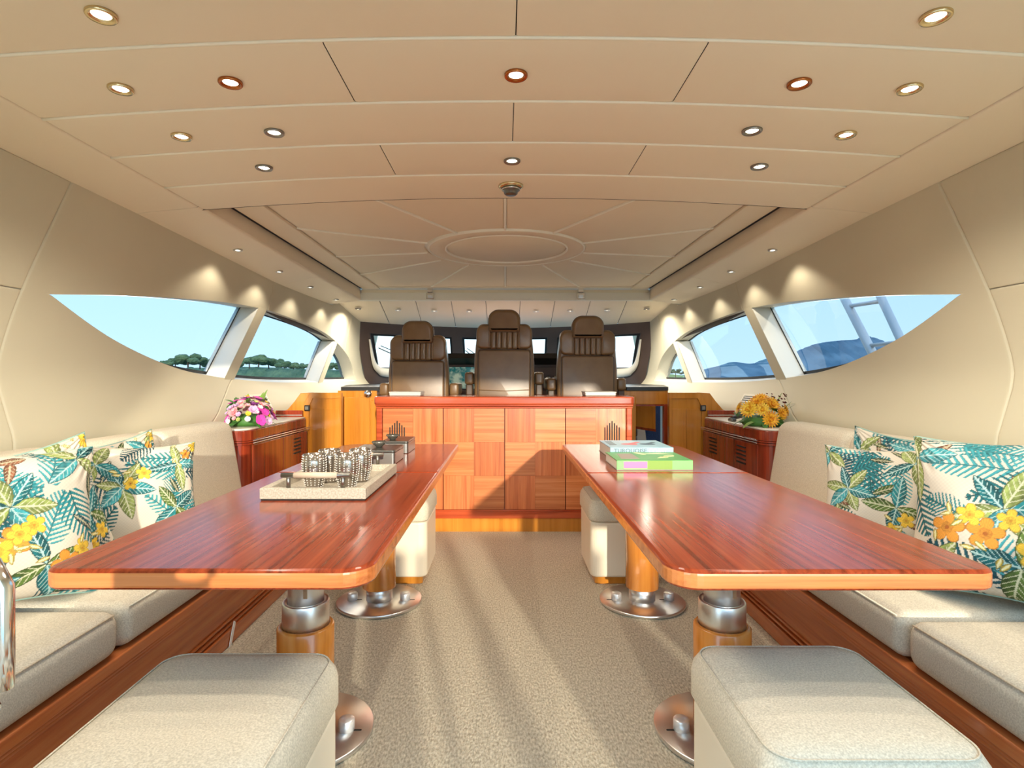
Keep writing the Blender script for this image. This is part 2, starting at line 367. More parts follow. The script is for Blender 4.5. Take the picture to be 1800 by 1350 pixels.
for s, side in ((-1, 'left'), (1, 'right')):
    W = struct(empty('wall_'+side, (s*2.0, 3, 0))); WALLS[s] = W
    zf = lambda y: .0
    zu = lambda y: CZ+U(y); zl = lambda y: CZ+Lw(y); zm = lambda y: CZ+.3795; zm2 = lambda y: CZ+.3765
    wall_panel(s, W, aft, seamA, zm, ztop, 16, 12)
    wall_panel(s, W, aft, seamA, zf, zm2, 16, 24)
    wall_panel(s, W, seamA, seamB, zu, ztop, 50, 14, False)
    wall_panel(s, W, seamB, seamC, zu, ztop, 40, 14, False)
    wall_panel(s, W, seamC, fwd, zu, ztop, 50, 18, False)
    wall_panel(s, W, seamA, seamD, zf, zl, 50, 30, False)
    wall_panel(s, W, seamD, fwd, zf, zl, 50, 30, False)
    # dark backing a little outboard so that the seams read as grooves
    def bk(y, t, lo, hi): z = lo(y)+(hi(y)-lo(y))*t; return (s*(wall_x(y, z)+.012), y, z)
    MB().grid(lambda y, t: bk(y, t, zu, ztop), [-.3]+lin(2.4, 7.49, 60)+[7.51, 8.2], lin(0, 1, 12)).grid(
        lambda y, t: bk(y, t, zf, zl), [-.3]+lin(2.4, 7.49, 60)+[7.51, 8.2], lin(0, 1, 22)).build('wall_backing', 'seam_bead', W, recalc=False)
    # ---- the long side window: reveals, fins, panes
    win = struct(empty('window_%d' % (1 if s < 0 else 2), (s*2.1, 4.5, 1.2)))
    GX = .135
    def gx(y, z):
        t = min(1, max(0, (y-2.57)/1.2)); return wall_x(y, z)+.02+GX*t
    ys = lin(2.575, 7.499, 90)
    MB().grid(lambda y, t: (s*(wall_x(y, zl(y))*(1-t)+(gx(y, zl(y))+.03)*t), y, zl(y)+.034*t*min(1, (y-2.57)/1.2)), ys, [0, .1, .5, 1]).build('window_sill', 'white_paint', win, recalc=False)
    MB().grid(lambda y, t: (s*(wall_x(y, zu(y))*(1-t)+(gx(y, zu(y))+.03)*t), y, zu(y)+.004*t), ys, [0, .1, .5, 1]).build('window_head', 'cream_frame', win, recalc=False)
    # gasket along the lower and upper edge of the panes
    def band(fz, dz, ya, o): return MB().grid(lambda y, t: (s*(gx(y, fz(y))-.006), y, fz(y)+o*min(1, (y-2.57)/1.2)+dz*t), lin(ya, 7.44, 70), [0, 1])
    band(zl, .024, 3.0, .026).build('gasket', 'rubber', win, recalc=False); band(zu, -.014, 4.8, 0).build('gasket', 'rubber', win, recalc=False)
    fins = [(4.62, 4.20, .15), (6.72, 6.20, .15)]        # Y at top, Y at bottom, width along the boat
    yt = lambda f, z: f[1]+(f[0]-f[1])*(z-CZ)/.55
    for f in fins:
        zt = zu(f[0])+.01; zb = zl(f[1])-.012
        pts = []
        for z in (zb, zt):
            y = yt(f, z)
            pts += [(s*(wall_x(y, z)+.004), y, z), (s*(gx(y, z)+.03), y, z), (s*(gx(y, z)+.03), y+f[2], z), (s*(wall_x(y, z)+.004), y+f[2], z)]
        MB().add(pts, [(0, 1, 2, 3), (4, 5, 6, 7), (0, 1, 5, 4), (1, 2, 6, 5), (2, 3, 7, 6), (3, 0, 4, 7)]).build('mullion', 'white_paint', win)
        g = []
        for z in (zb, zt):
            y = yt(f, z); q = gx(y, z)-.004; g += [(s*q, y-.018, z), (s*q, y+.002, z)]
        MB().add(g, [(0, 1, 3, 2)]).build('gasket', 'rubber', win, recalc=False)
        # inboard cover strip in wall vinyl
        p2 = []
        for z in (zb, zt):
            y = yt(f, z); x = wall_x(y, z)
            p2 += [(s*(x-.001), y-.001, z), (s*(x-.001), y+f[2], z), (s*(x+.02), y+f[2]+.001, z)]
        MB().add(p2, [(0, 1, 4, 3), (1, 2, 5, 4)]).build('mullion_cover', 'wall_vinyl', win, recalc=False)
    spans = [(2.58, fins[0]), (fins[0], fins[1]), (fins[1], 7.49)]
    for a, b in spans:
        fa = (lambda z, a=a: a) if isinstance(a, float) else (lambda z, a=a: yt(a, z)+.10)
        fb = (lambda z, b=b: b) if isinstance(b, float) else (lambda z, b=b: yt(b, z)+.03)
        def pf(u, v):
            z = CZ+.2; y = 4
            for _ in range(9):
                y = fa(z)+(fb(z)-fa(z))*u; z = zl(y)+(zu(y)-zl(y))*v
            return (s*gx(y, z), y, z)
        MB().grid(pf, lin(0, 1, 30), lin(0, 1, 6)).build('pane', 'tinted_glass', win, recalc=False)
    # brown roller shade peeking below the head of the middle pane
    MB().grid(lambda y, t: (s*(wall_x(y, zu(y))+.05), y, zu(y)+.002-.05*t*math.sin(PI*min(1, max(0, (y-4.8)/1.8)))), lin(4.8, 6.6, 30), [0, 1]).build('roller_shade', 'brown_vinyl', win, recalc=False)
    # ---- soffit
    so = struct(empty('trim_%d' % (1 if s < 0 else 2), (s*1.77, 3, 2.05)))
    iz = lambda y: CZ+.9-(max(0, y-3.05))*.009
    for y0, y1 in ((-.3, 1.35), (1.35, 3.0), (3.0, 4.95), (4.95, 6.36)):
        def sf(y, t):
            x = 1.612+t*(.325); z = iz(y)+(ztop(y)-iz(y))*t
            return (s*x, y, z+roll(y, y0, y1, .01, .005)+(.012*(1-math.sqrt(max(0, 1-(1-t/.06)**2))) if t < .06 else 0))
        MB().grid(sf, edge_vals(y0, y1, 12, .012), [0, .01, .03, .06]+lin(.1, 1, 6)+[1.3]).build('soffit_panel', 'ceiling_leather', so, recalc=False)
    MB().grid(lambda y, t: (s*(1.613+.008*t), y, iz(y)+.012+(CZ+1.005-iz(y)-.012)*t), lin(3.05, 6.38, 10), [0, .5, .93, 1]).build('soffit_face', 'ceiling_leather', so, recalc=False)
    MB().box(*sorted((s*1.60, s*1.64)), 3.05, 6.38, CZ+1.008, CZ+1.06).build('shadow_gap', 'black_gap', so)

# ------------------------------------------------------------------ sliding roof hatch
hatch = thing('roof_hatch', 'leather-lined sliding roof hatch with a sunburst of seams round an oval ring', 'roof hatch', (0, 4.7, CZ+1.0))
HZ = CZ+1.0; HC = (.01, 4.42)
MB().box(-1.6, 1.6, 3.05, 6.40, HZ+.012, HZ+.05).build('hatch_board', 'seam_bead', hatch)
for s in (-1, 1):
    MB().box(*sorted((s*1.395, s*1.585)), 3.06, 6.34, HZ-.008, HZ+.012, bev=.006).build('border_strip', 'hatch_leather', hatch)
MB().box(-1.39, 1.39, 6.19, 6.34, HZ-.003, HZ+.012, bev=.004).build('border_strip', 'hatch_leather', hatch)
half = [(3.906, .332, 3.10, .76), (4.2, .576, 3.78, 1.385), (4.525, .62, 4.66, 1.385), (4.81, .548, 5.46, 1.385), (5.0, .325, 6.18, .80)]
spokes = [((0, HC[1]-.6), (0, 3.10))]+[((x0, y0), (x1, y1)) for y0, x0, y1, x1 in half]+[((0, HC[1]+.6), (0, 6.18))]+[((-x0, y0), (-x1, y1)) for y0, x0, y1, x1 in half[::-1]]
corners = {0: [(1.385, 3.10)], 1: [(1.385, 3.10)], 4: [(1.385, 6.18)]}
ns = len(spokes)
for i in range(ns):
    a, b = spokes[i], spokes[(i+1) % ns]
    mid = []
    for (cx_, cy_) in ((1.385, 3.10), (1.385, 6.18), (-1.385, 6.18), (-1.385, 3.10)):
        ang = lambda p: math.atan2(p[0], -(p[1]-HC[1])) % (2*PI)
        if ang(a[1]) < ang((cx_, cy_)) < (ang(b[1]) if ang(b[1]) > 0.001 else 2*PI): mid.append((cx_, cy_))
    a0 = math.atan2(a[0][1]-HC[1], a[0][0]-0); b0 = math.atan2(b[0][1]-HC[1], b[0][0]-0)
    while b0 < a0: b0 += 2*PI
    arc = [(.612*math.cos(t), HC[1]+.612*math.sin(t)) for t in lin(b0, a0, 7)]
    poly = [a[1]]+mid+[b[1]]+arc
    c = Vector((sum(p[0] for p in poly)/len(poly), sum(p[1] for p in poly)/len(poly)))
    def inset(P, d):
        n = len(P); out = []
        for k in range(n):
            p0, p1, p2 = Vector(P[k-1]), Vector(P[k]), Vector(P[(k+1) % n])
            e1 = (p1-p0).normalized(); e2 = (p2-p1).normalized(); n1 = Vector((-e1.y, e1.x)); n2 = Vector((-e2.y, e2.x))
            q = (n1+n2); q = q.normalized()/max(.3, q.normalized().dot(n1)) if q.length > .01 else n1
            out.append(tuple(p1+q*d))
        return out
    ar = sum(poly[k-1][0]*poly[k][1]-poly[k][0]*poly[k-1][1] for k in range(len(poly)))
    P = inset(poly, .009 if ar > 0 else -.009)
    MB().prism(P, HZ, HZ+.014, 'Z', bev=.004, seg=2).build('hatch_panel', 'hatch_leather', hatch)
for (a, b) in spokes:
    a2, b2 = Vector(a), Vector(b); dv = (b2-a2).normalized(); nv = Vector((-dv.y, dv.x))*.0075
    MB().prism([tuple(a2+nv), tuple(b2+nv), tuple(b2-nv), tuple(a2-nv)], HZ-.009, HZ+.012, 'Z', bev=.003, seg=2).build('pale_seam', 'seam_bead', hatch)
def annulus(mb, r0, r1, z0, z1, n=64):
    pr = [(r0, z1), (r0, z0+.004), (r0+.004, z0), (r1-.004, z0), (r1, z0+.004), (r1, z1)]
    vs_ = []; fs = []
    for (r, z) in pr:
        for i in range(n): a_ = 2*PI*i/n; vs_.append((HC[0]+r*math.cos(a_), HC[1]+r*math.sin(a_), z))
    for j in range(len(pr)-1):
        for i in range(n): fs.append((j*n+i, j*n+(i+1) % n, (j+1)*n+(i+1) % n, (j+1)*n+i))
    return mb.add(vs_, fs, True)
annulus(MB(), .475, .595, HZ-.006, HZ+.012).build('ring', 'hatch_leather', hatch)
annulus(MB(), .592, .606, HZ-.012, HZ+.012).build('ring_bead', 'seam_bead', hatch)
annulus(MB(), .462, .476, HZ-.012, HZ+.012).build('ring_bead', 'seam_bead', hatch)
MB().lathe([(.0, HZ-.001), (.455, HZ-.001), (.46, HZ+.012)], (HC[0], HC[1], 0), 64).build('centre_panel', 'hatch_leather', hatch)
bar = struct(MB().box(-1.67, 1.67, 6.345, 6.41, CZ+.868, CZ+.985, bev=.012, seg=3).build('trim_3', 'white_paint'))
MB().box(-1.60, 1.60, 6.335, 6.346, CZ+.955, CZ+.99).build('lip', 'cream_frame', bar)
for i, (px, lab) in enumerate(((756, 'chrome hatch latch above the left helm chair'), (1021, 'chrome hatch latch above the right helm chair'))):
    x = (px-888)*6.32/1000
    t = thing('hatch_latch', lab, 'latch', (x, 6.33, CZ+.93), 'hatch latches')
    MB().box(x-.045, x+.045, 6.316, 6.344, CZ+.88, CZ+.95, bev=.008).build('latch_body', 'chrome', t)
    MB().box(x-.025, x+.025, 6.29, 6.318, CZ+.895, CZ+.925, bev=.006).build('latch_lever', 'brushed_steel', t)
    MB().box(x-.03, x+.03, 6.31, 6.344, CZ+.955, CZ+1.0, bev=.006).build('latch_hook', 'chrome', t)

# ------------------------------------------------------------------ header above the windscreen and the windscreen
WX = 1.94
def ws_y(x, dz): return 8.32-1.0*(x/WX)**2+(.73-dz)*.75
head = struct(empty('wall_front', (0, 7, 1.9)))
hx = [-1.95, -1.414, -1.01, -.61, -.22, .17, .56, .96, 1.37, 1.95]
hb = [-2.0, -1.56, -1.16, -.71, -.25, .20, .65, 1.10, 1.52, 2.0]
def header(x01, t, i):
    a = hx[i]+(hx[i+1]-hx[i])*x01; b = hb[i]+(hb[i+1]-hb[i])*x01
    x = a+(b-a)*t; y = 6.40+(ws_y(b, .73)-6.40)*t; z = CZ+.872+(.735-.872)*t
    return x, y, z
for i in range(9):
    MB().grid(lambda u, t: (lambda p: (p[0], p[1], p[2]+roll(u*.4, 0, .4, .012, .008)))(header(u, t, i)), [.006, .012, .03]+lin(.06, .94, 6)+[.97, .988, .994], lin(0, 1, 6)).build('header_panel', 'ceiling_leather', head, recalc=False)
MB().grid(lambda i, t: (lambda p: (p[0]*1.03, p[1], p[2]+.012))(header(i-int(min(i, 8.999)), t, int(min(i, 8.999)))), lin(0, 8.999, 28), [0, 1]).build('header_backing', 'black_gap', head, recalc=False)
def wsp(x, dz, off=0): return (x, ws_y(x, dz)+off, CZ+dz)
def ws_band(x0, x1, d0, d1, n=12):
    mb = MB(); P = lambda off: (lambda x, t: wsp(x, d0+(d1-d0)*t, off))
    mb.grid(P(0), lin(x0, x1, n), [0, 1]); mb.grid(P(.08), lin(x0, x1, n), [0, 1])
    for q in (0, 1): mb.grid(lambda x, t: wsp(x, (d0, d1)[q], .08*t), lin(x0, x1, n), [0, 1])
    for q in (x0, x1): mb.grid(lambda t, u: wsp(q, d0+(d1-d0)*u, .08*t), [0, 1], [0, 1])
    return mb
ws_band(-WX, WX, .60, .74, 30).build('windscreen_header', 'brown_vinyl', head)
ws_band(-WX, WX, -.2, .13, 30).build('windscreen_sill', 'brown_vinyl', head)
cols = [(-WX, -1.80), (-.78, -.63), (.62, .76), (1.80, WX)]
for a, b in cols: ws_band(a, b, .13, .60, 5).build('windscreen_pillar', 'brown_vinyl', head)
wn = 3
for a, b in ((-1.80, -.78), (-.63, .62), (.76, 1.80)):
    W = struct(empty('window_%d' % wn, wsp((a+b)/2, .35))); wn += 1
    MB().grid(lambda x, t: wsp(x, .13+.47*t, .06), lin(a, b, 12), lin(0, 1, 4)).build('pane', 'windscreen_glass', W, recalc=False)
    for (x0, x1, d0, d1) in ((a, b, .575, .60), (a, b, .13, .155), (a, a+.03, .155, .575), (b-.03, b, .155, .575)):
        MB().grid(lambda x, t: wsp(x, d0+(d1-d0)*t, .05), lin(x0, x1, 8), [0, 1]).build('window_frame', 'rubber', W, recalc=False)
for s in (-1, 1):      # pale moulded surround round the lower outer corner of the outer panes
    inn = smooth_tab([(1.80, .52), (1.79, .26), (1.75, .17), (1.66, .14), (1.2, .13)], 5); out_ = smooth_tab([(1.815, .52), (1.825, .20), (1.78, .075), (1.68, .02), (1.2, .005)], 5)
    mb = MB(); n = len(inn)
    V = [wsp(s*p[0], p[1], -.004) for p in inn]+[wsp(s*p[0], p[1], -.004) for p in out_]+[wsp(s*p[0], p[1], -.03) for p in out_]+[wsp(s*p[0], p[1], -.012) for p in inn]
    mb.add(V, [(a*n+i, a*n+i+1, ((a+1) % 4)*n+i+1, ((a+1) % 4)*n+i) for a in range(4) for i in range(n-1)], True).build('window_surround', 'white_paint', head)
# wipers outside
for x0, x1 in ((-1.75, -1.2), (-.6, -.25), (.95, 1.5)):
    t = thing('windscreen_wiper', 'thin windscreen wiper outside, %s pane' % ('left' if x0 < -1 else 'middle' if x0 < 0 else 'right'), 'wiper', wsp(x0, .1, .2))
    MB().tube([wsp(x0, .42, .13), wsp(x1, .14, .13)], .008, 6).build('wiper_arm', 'dark_steel', t)
    MB().tube([wsp(x0+.03, .45, .12), wsp(x1+.03, .2, .12)], .006, 6).build('wiper_blade', 'rubber', t)

# ------------------------------------------------------------------ helm: shelves, dashboard
dash = thing('dashboard', 'dark brown helm dashboard with chart display behind the chairs', 'dashboard', (0, 6.6, .3))
MB().prism([(-.95, .0), (.95, .0), (.95, 1.30), (.85, 1.40), (-.85, 1.40), (-.95, 1.30)], 6.35, 7.6, 'Y', bev=.02).build('body', 'brown_vinyl', dash)
MB().prism([(6.22, 1.375), (6.36, 1.30), (6.36, 1.41), (6.26, 1.43)], -.9, .9, 'X', bev=.01).build('hood', 'black_top', dash)
MB().box(-.9, .9, 6.25, 6.36, .9, 1.02, bev=.01).build('ledge', 'brown_vinyl', dash)
for x0, x1 in ((-.72, -.28), (-.24, .24), (.28, .72)):
    sc_ = MB().box(x0, x1, 6.335, 6.352, 1.04, 1.28, bev=.004).build('display', 'chart_screen' if x0 < -.1 else 'brown_vinyl', dash)
for i in range(6):
    x = .34+.07*i
    MB().lathe([(.0, -.02), (.022, -.02), (.022, .0)], (x, 6.335, 1.16), 16, 'Y').build('gauge', 'dark_steel', dash)
for s, sd in ((-1, 'left'), (1, 'right')):
    t = thing('side_shelf', 'dark shelf under the %s corner of the windscreen' % sd, 'shelf', (s*1.5, 6.5, 1.0))
    if s < 0:
        MB().prism([(-1.47, 5.09), (-1.13, 5.09), (-1.13, 8.0), (-1.84, 8.0), (-1.84, 6.6)], 1.045, 1.078, 'Z').build('shelf_top', 'black_top', t)
    else:
        MB().prism([(1.46, 5.09), (1.09, 5.09), (1.09, 8.0), (1.84, 8.0), (1.84, 6.6)], 1.045, 1.078, 'Z').build('shelf_top', 'black_top', t)

# ------------------------------------------------------------------ helm console (sideboard behind the tables)
con = thing('helm_console', 'wide wooden console with checkered veneer doors behind the helm chairs', 'console', (0, 4.4, 0))
CY = 4.28; X0, X1 = -.976, .962
MB().box(X0+.03, X1-.03, CY+.03, CY+.40, .0, .95).build('carcass', 'cabinet_wood', con)
top = MB().prism(rrect(X0-.01, X1+.01, CY-.02, CY+.44, .03), .955, 1.018, 'Z', bev=.012).build('counter', 'console_trim', con)
MB().box(X0, X1, CY-.012, CY+.02, .945, .957, bev=.004).box(X0+.004, X1-.004, CY-.008, CY+.02, .930, .943, bev=.004).build('moulding', 'console_trim', con)
for x0, x1 in ((X0+.005, X0+.05), (X1-.05, X1-.005)):
    MB().box(x0, x1, CY, CY+.05, .165, .935, bev=.008).build('stile', 'console_trim', con)
MB().box(X0+.005, X1-.005, CY-.004, CY+.03, .10, .158, bev=.006).box(X0+.01, X1-.01, CY-.008, CY+.03, .152, .166, bev=.004).build('base_rail', 'console_trim', con)
MB().box(X0+.012, X1-.012, CY+.006, CY+.38, .0, .10).build('plinth', 'gold_wood', con)
dx = [X0+.052, -.466, -.004, .454, X1-.052]
proto_block = {}
for k in range(4):
    d = MB().box(dx[k]+.003, dx[k+1]-.003, CY+.008, CY+.03, .168, .928).build('door', 'cabinet_wood', con)
    wcol = (dx[k+1]-dx[k]-.006)/2
    for c_ in range(2):
        for r_ in range(3):
            x0 = dx[k]+.003+c_*wcol; z0 = .168+r_*.2534
            mt = 'veneer_up' if (c_+r_+k) % 2 == (1 if k < 2 else 0) else 'veneer_across'
            MB().box(x0+.0004, x0+wcol-.0004, CY+.002, CY+.0085, z0+.0004, z0+.253).build('veneer_block', mt, d)
    if k in (0, 3):
        cx_ = (698-888)*CY/1000 if k == 0 else (1076-888)*CY/1000
        for j in range(7):
            h = .235-.016*abs(j-3)
            z0 = .60
            MB().prism(rrect(cx_+(j-3)*.018-.0045, cx_+(j-3)*.018+.0045, z0, z0+h, .0035, 3), CY-.0005, CY+.004, 'Y').build('vent_slot', 'black_gap', d)
for x0, x1, lab in ((-.905, -.66, 'flat grey box on the left end of the console top'), (.625, .865, 'flat grey box on the right end of the console top')):
    t = thing('flat_box', lab, 'box', (x0, CY+.2, 1.018), 'flat boxes on the console')
    MB().box(x0, x1, CY+.16, CY+.36, 1.0185, 1.048, bev=.008).build('box_body', 'grey_plastic', t)
    MB().box(x0-.003, x1+.003, CY+.155, CY+.365, 1.040, 1.050, bev=.003).build('lid', 'grey_plastic', t)

# ------------------------------------------------------------------ helm chairs
def helm_chair(x, zt, lab):
    y = 4.93
    t = thing('helm_chair', lab, 'chair', (x, y+.3, .3), 'helm chairs')
    B = lambda a, b, c, d, e, f: None
    z = lambda v: zt+v                           # heights relative to the headrest top
    # shell with shoulders
    pts = [(-.262, -1.05), (.262, -1.05), (.262, -.45), (.25, -.30)]
    pts += [(.235+.0*math.cos(a)-.055*(1-math.cos(a)), -.17+.055*math.sin(a)) for a in lin(0, PI/2, 6)]
    pts += [(-p[0], p[1]) for p in pts[::-1]]
    pts = pts[1:-1] if pts[0] == pts[-1] else pts
    P = []
    for p in pts:
        if not P or (abs(p[0]-P[-1][0])+abs(p[1]-P[-1][1])) > 1e-5: P.append(p)
    if abs(P[0][0]-P[-1][0])+abs(P[0][1]-P[-1][1]) < 1e-5: P.pop()
    MB().prism([(x+a, z(b)) for a, b in P], y+.02, y+.17, 'Y', bev=.03, seg=4, smooth=True).build('back_shell', 'chair_leather', t)
    # lower back panel
    pn = MB().prism([(x+a, z(b)) for a, b in rrect(-.225, .225, -1.03, -.345, .025)], y, y+.03, 'Y', bev=.012, seg=3, smooth=True).build('back_panel', 'chair_leather', t)
    pipe = rrect(-.228, .228, -1.03, -.342, .027)
    MB().tube([(x+a, y+.012, z(b)) for a, b in pipe], .005, 6, closed=True).build('piping', 'chair_piping', pn)
    # fold across the lower panel
    MB().tube([(x-.22, y-.001, z(-.69)), (x, y-.003, z(-.70)), (x+.22, y-.001, z(-.69))], .004, 6).build('crease', 'chair_leather', pn)
    # shoulders (bolsters)
    for s in (-1, 1):
        q = rrect(.115, .242, -.335, -.125, (.07, .02, .02, .05))
        MB().prism([(x+s*a, z(b)) for a, b in q], y-.012, y+.08, 'Y', bev=.022, seg=4, smooth=True).build('bolster', 'chair_leather', t)
    # gathered leather: five tucks
    for k in range(5):
        x0 = x-.118+k*.0472
        MB().prism(rrect(x0+.001, x0+.0462, z(-.335), z(-.165), .012, 4), y-.004, y+.05, 'Y', bev=.014, seg=4, smooth=True).build('tuck', 'chair_leather', t)
    # headrest
    q = rrect(-.135, .135, -.188, .0, (.085, .085, .014, .014), 8)
    hr = MB().prism([(x+a, z(b)) for a, b in q], y-.035, y+.10, 'Y', bev=.028, seg=5, smooth=True).build('headrest', 'chair_leather', t)
    MB().tube([(x+a*1.0, y-.004, z(b)) for a, b in q], .005, 6, closed=True).build('piping', 'chair_piping', hr)
    # arms
    for s in (-1, 1):
        a_ = MB().box(*sorted((x+s*.268, x+s*.348)), y+.06, y+.50, z(-.645), z(-.535), bev=.022, seg=4).build('armrest', 'chair_leather', t)
        MB().box(*sorted((x+s*.28, x+s*.338)), y+.09, y+.3, z(-.74), z(-.64), bev=.01).build('arm_bracket', 'chair_piping', a_)
    MB().box(x-.26, x+.26, y+.16, y+.62, z(-.98), z(-.85), bev=.04, seg=4).build('seat', 'chair_leather', t)
    MB().lathe([(.16, .302), (.16, .33), (.06, .35), (.06, z(-.98))], (x, y+.38, 0), 24).build('pedestal', 'brushed_steel', t)
    return t
struct(MB().box(-1.0, 1.0, 4.72, 6.3, 0, .30).build('floor_helm_platform', 'carpet'))
helm_chair(-.758, 1.648, 'brown leather helm chair left of the middle one, set lowest')
helm_chair(-.008, 1.745, 'middle brown leather helm chair, the tallest of the three')
helm_chair(.716, 1.692, 'brown leather helm chair right of the middle one, above the right table')

# ------------------------------------------------------------------ golden joinery beside the helm
for s, sd in ((-1, 'left'), (1, 'right')):
    t = thing('chamfered_partition', 'golden wood partition with a cut corner on the %s, black latch' % sd, 'partition', (s*1.6, 4.85, 0), 'golden partitions')
    yp = 4.83
    outer = [(1.395, 0), (1.715, 0), (1.715, .93), (1.655, 1.032), (1.395, 1.032)]
    inner = [(1.415, .03), (1.668, .03), (1.668, .915), (1.635, .985), (1.415, .985)]
    n = 5
    V = [(s*a, yp, b) for a, b in outer]+[(s*a, yp, b) for a, b in inner]+[(s*a, yp+.012, b) for a, b in inner]
    F = [(i, (i+1) % n, n+(i+1) % n, n+i) for i in range(n)]+[(n+i, n+(i+1) % n, 2*n+(i+1) % n, 2*n+i) for i in range(n)]
    MB().add(V, F).build('frame', 'gold_wood', t)
    MB().prism([(s*a, b) for a, b in outer], yp+.013, yp+.06, 'Y').build('backing', 'gold_wood', t)
    # curved outer cheek running up to the wall
    ck = [(1.714, .0), (1.93, .0), (1.93, .86), (1.85, .89), (1.79, .96), (1.74, 1.028), (1.655, 1.033), (1.714, .93)]
    MB().prism([(s*a, b) for a, b in ck], yp+.004, yp+.09, 'Y', bev=.004).build('cheek', 'gold_wood', t)
    for x0, x1 in ((1.417, 1.54), (1.543, 1.666)):
        MB().box(*sorted((s*x0, s*x1)), yp+.006, yp+.0135, .032, .895, bev=.002).build('door_leaf', 'gold_wood', t)
    lt = MB().box(*sorted((s*1.655, s*1.70)), yp-.022, yp+.002, .878, .928, bev=.006).build('latch', 'black_top', t)
    MB().box(*sorted((s*1.665, s*1.692)), yp-.026, yp-.02, .888, .918, bev=.003).build('latch_button', 'dark_steel', lt)
# left block with dial
t = thing('helm_side_cabinet', 'tall golden cabinet with a chrome dial left of the console', 'cabinet', (-1.3, 5.1, 0))
MB().box(-1.50, -1.15, 5.10, 6.2, 0, 1.044).build('body', 'gold_wood', t)
MB().box(-1.475, -1.215, 5.088, 5.102, .03, .985, bev=.003).build('door_leaf', 'gold_wood', t)
MB().box(-1.205, -1.15, 5.075, 5.12, 0, .96, bev=.012).build('corner_post', 'gold_wood', t)
d = MB().lathe([(0, -.03), (.026, -.03), (.034, -.022), (.036, 0)], (-1.225, 5.085, 1.015), 28, 'Y').build('dial', 'chrome', t)
MB().lathe([(0, -.036), (.012, -.036), (.012, -.028)], (-1.225, 5.085, 1.015), 20, 'Y').build('dial_knob', 'brushed_steel', d)
# right: stair opening with fascia
t = thing('stair_hatch', 'golden fascia and dark-edged opening of the stairs right of the console', 'stairwell', (1.3, 5.1, 0))
MB().prism([(1.06, .92), (1.46, .92), (1.46, 1.044), (1.06, 1.044)], 5.10, 5.16, 'Y', bev=.006).build('fascia', 'gold_wood', t)
MB().box(1.10, 1.17, 5.085, 5.14, 0, 1.0, bev=.01).build('jamb', 'gold_wood', t)
MB().box(1.425, 1.47, 5.10, 5.16, 0, .925, bev=.004).build('dark_jamb', 'cabinet_wood', t)
MB().box(1.17, 1.43, 5.105, 5.15, .905, .925).build('dark_head', 'cabinet_wood', t)
MB().prism([(1.12, .70), (1.52, .64), (1.52, .92), (1.12, .92)], 5.75, 5.80, 'Y').build('inner_panel', 'gold_wood', t)
MB().prism([(1.12, .676), (1.52, .616), (1.52, .64), (1.12, .70)], 5.735, 5.81, 'Y').build('inner_panel_edge', 'cabinet_wood', t)
MB().box(1.0, 1.8, 6.6, 6.65, 0, 1.04).box(1.0, 1.8, 5.2, 6.6, .0, .02).build('blue_carpet_lining', 'blue_carpet', t)
MB().prism([(1.43, .75), (1.53, .75), (1.61, .1), (1.51, .1)], 6.3, 6.36, 'Y', bev=.006).build('slanted_post', 'white_paint', t)
t = thing('stair_stool', 'small brown round stool with pale top, seen inside the stair opening', 'stool', (1.26, 5.9, .02))
MB().lathe([(0, .55), (.085, .55), (.095, .56), (.095, .665), (.085, .675), (0, .675)], (1.285, 5.95, 0), 24).build('seat_side', 'brown_vinyl', t)
MB().lathe([(0, .675), (.09, .675), (.085, .69), (0, .695)], (1.285, 5.95, 0), 24).build('seat_pad', 'cream_frame', t)
MB().lathe([(.07, .021), (.07, .03), (.015, .035), (.015, .55)], (1.285, 5.95, 0), 20).build('stool_post', 'chrome', t)

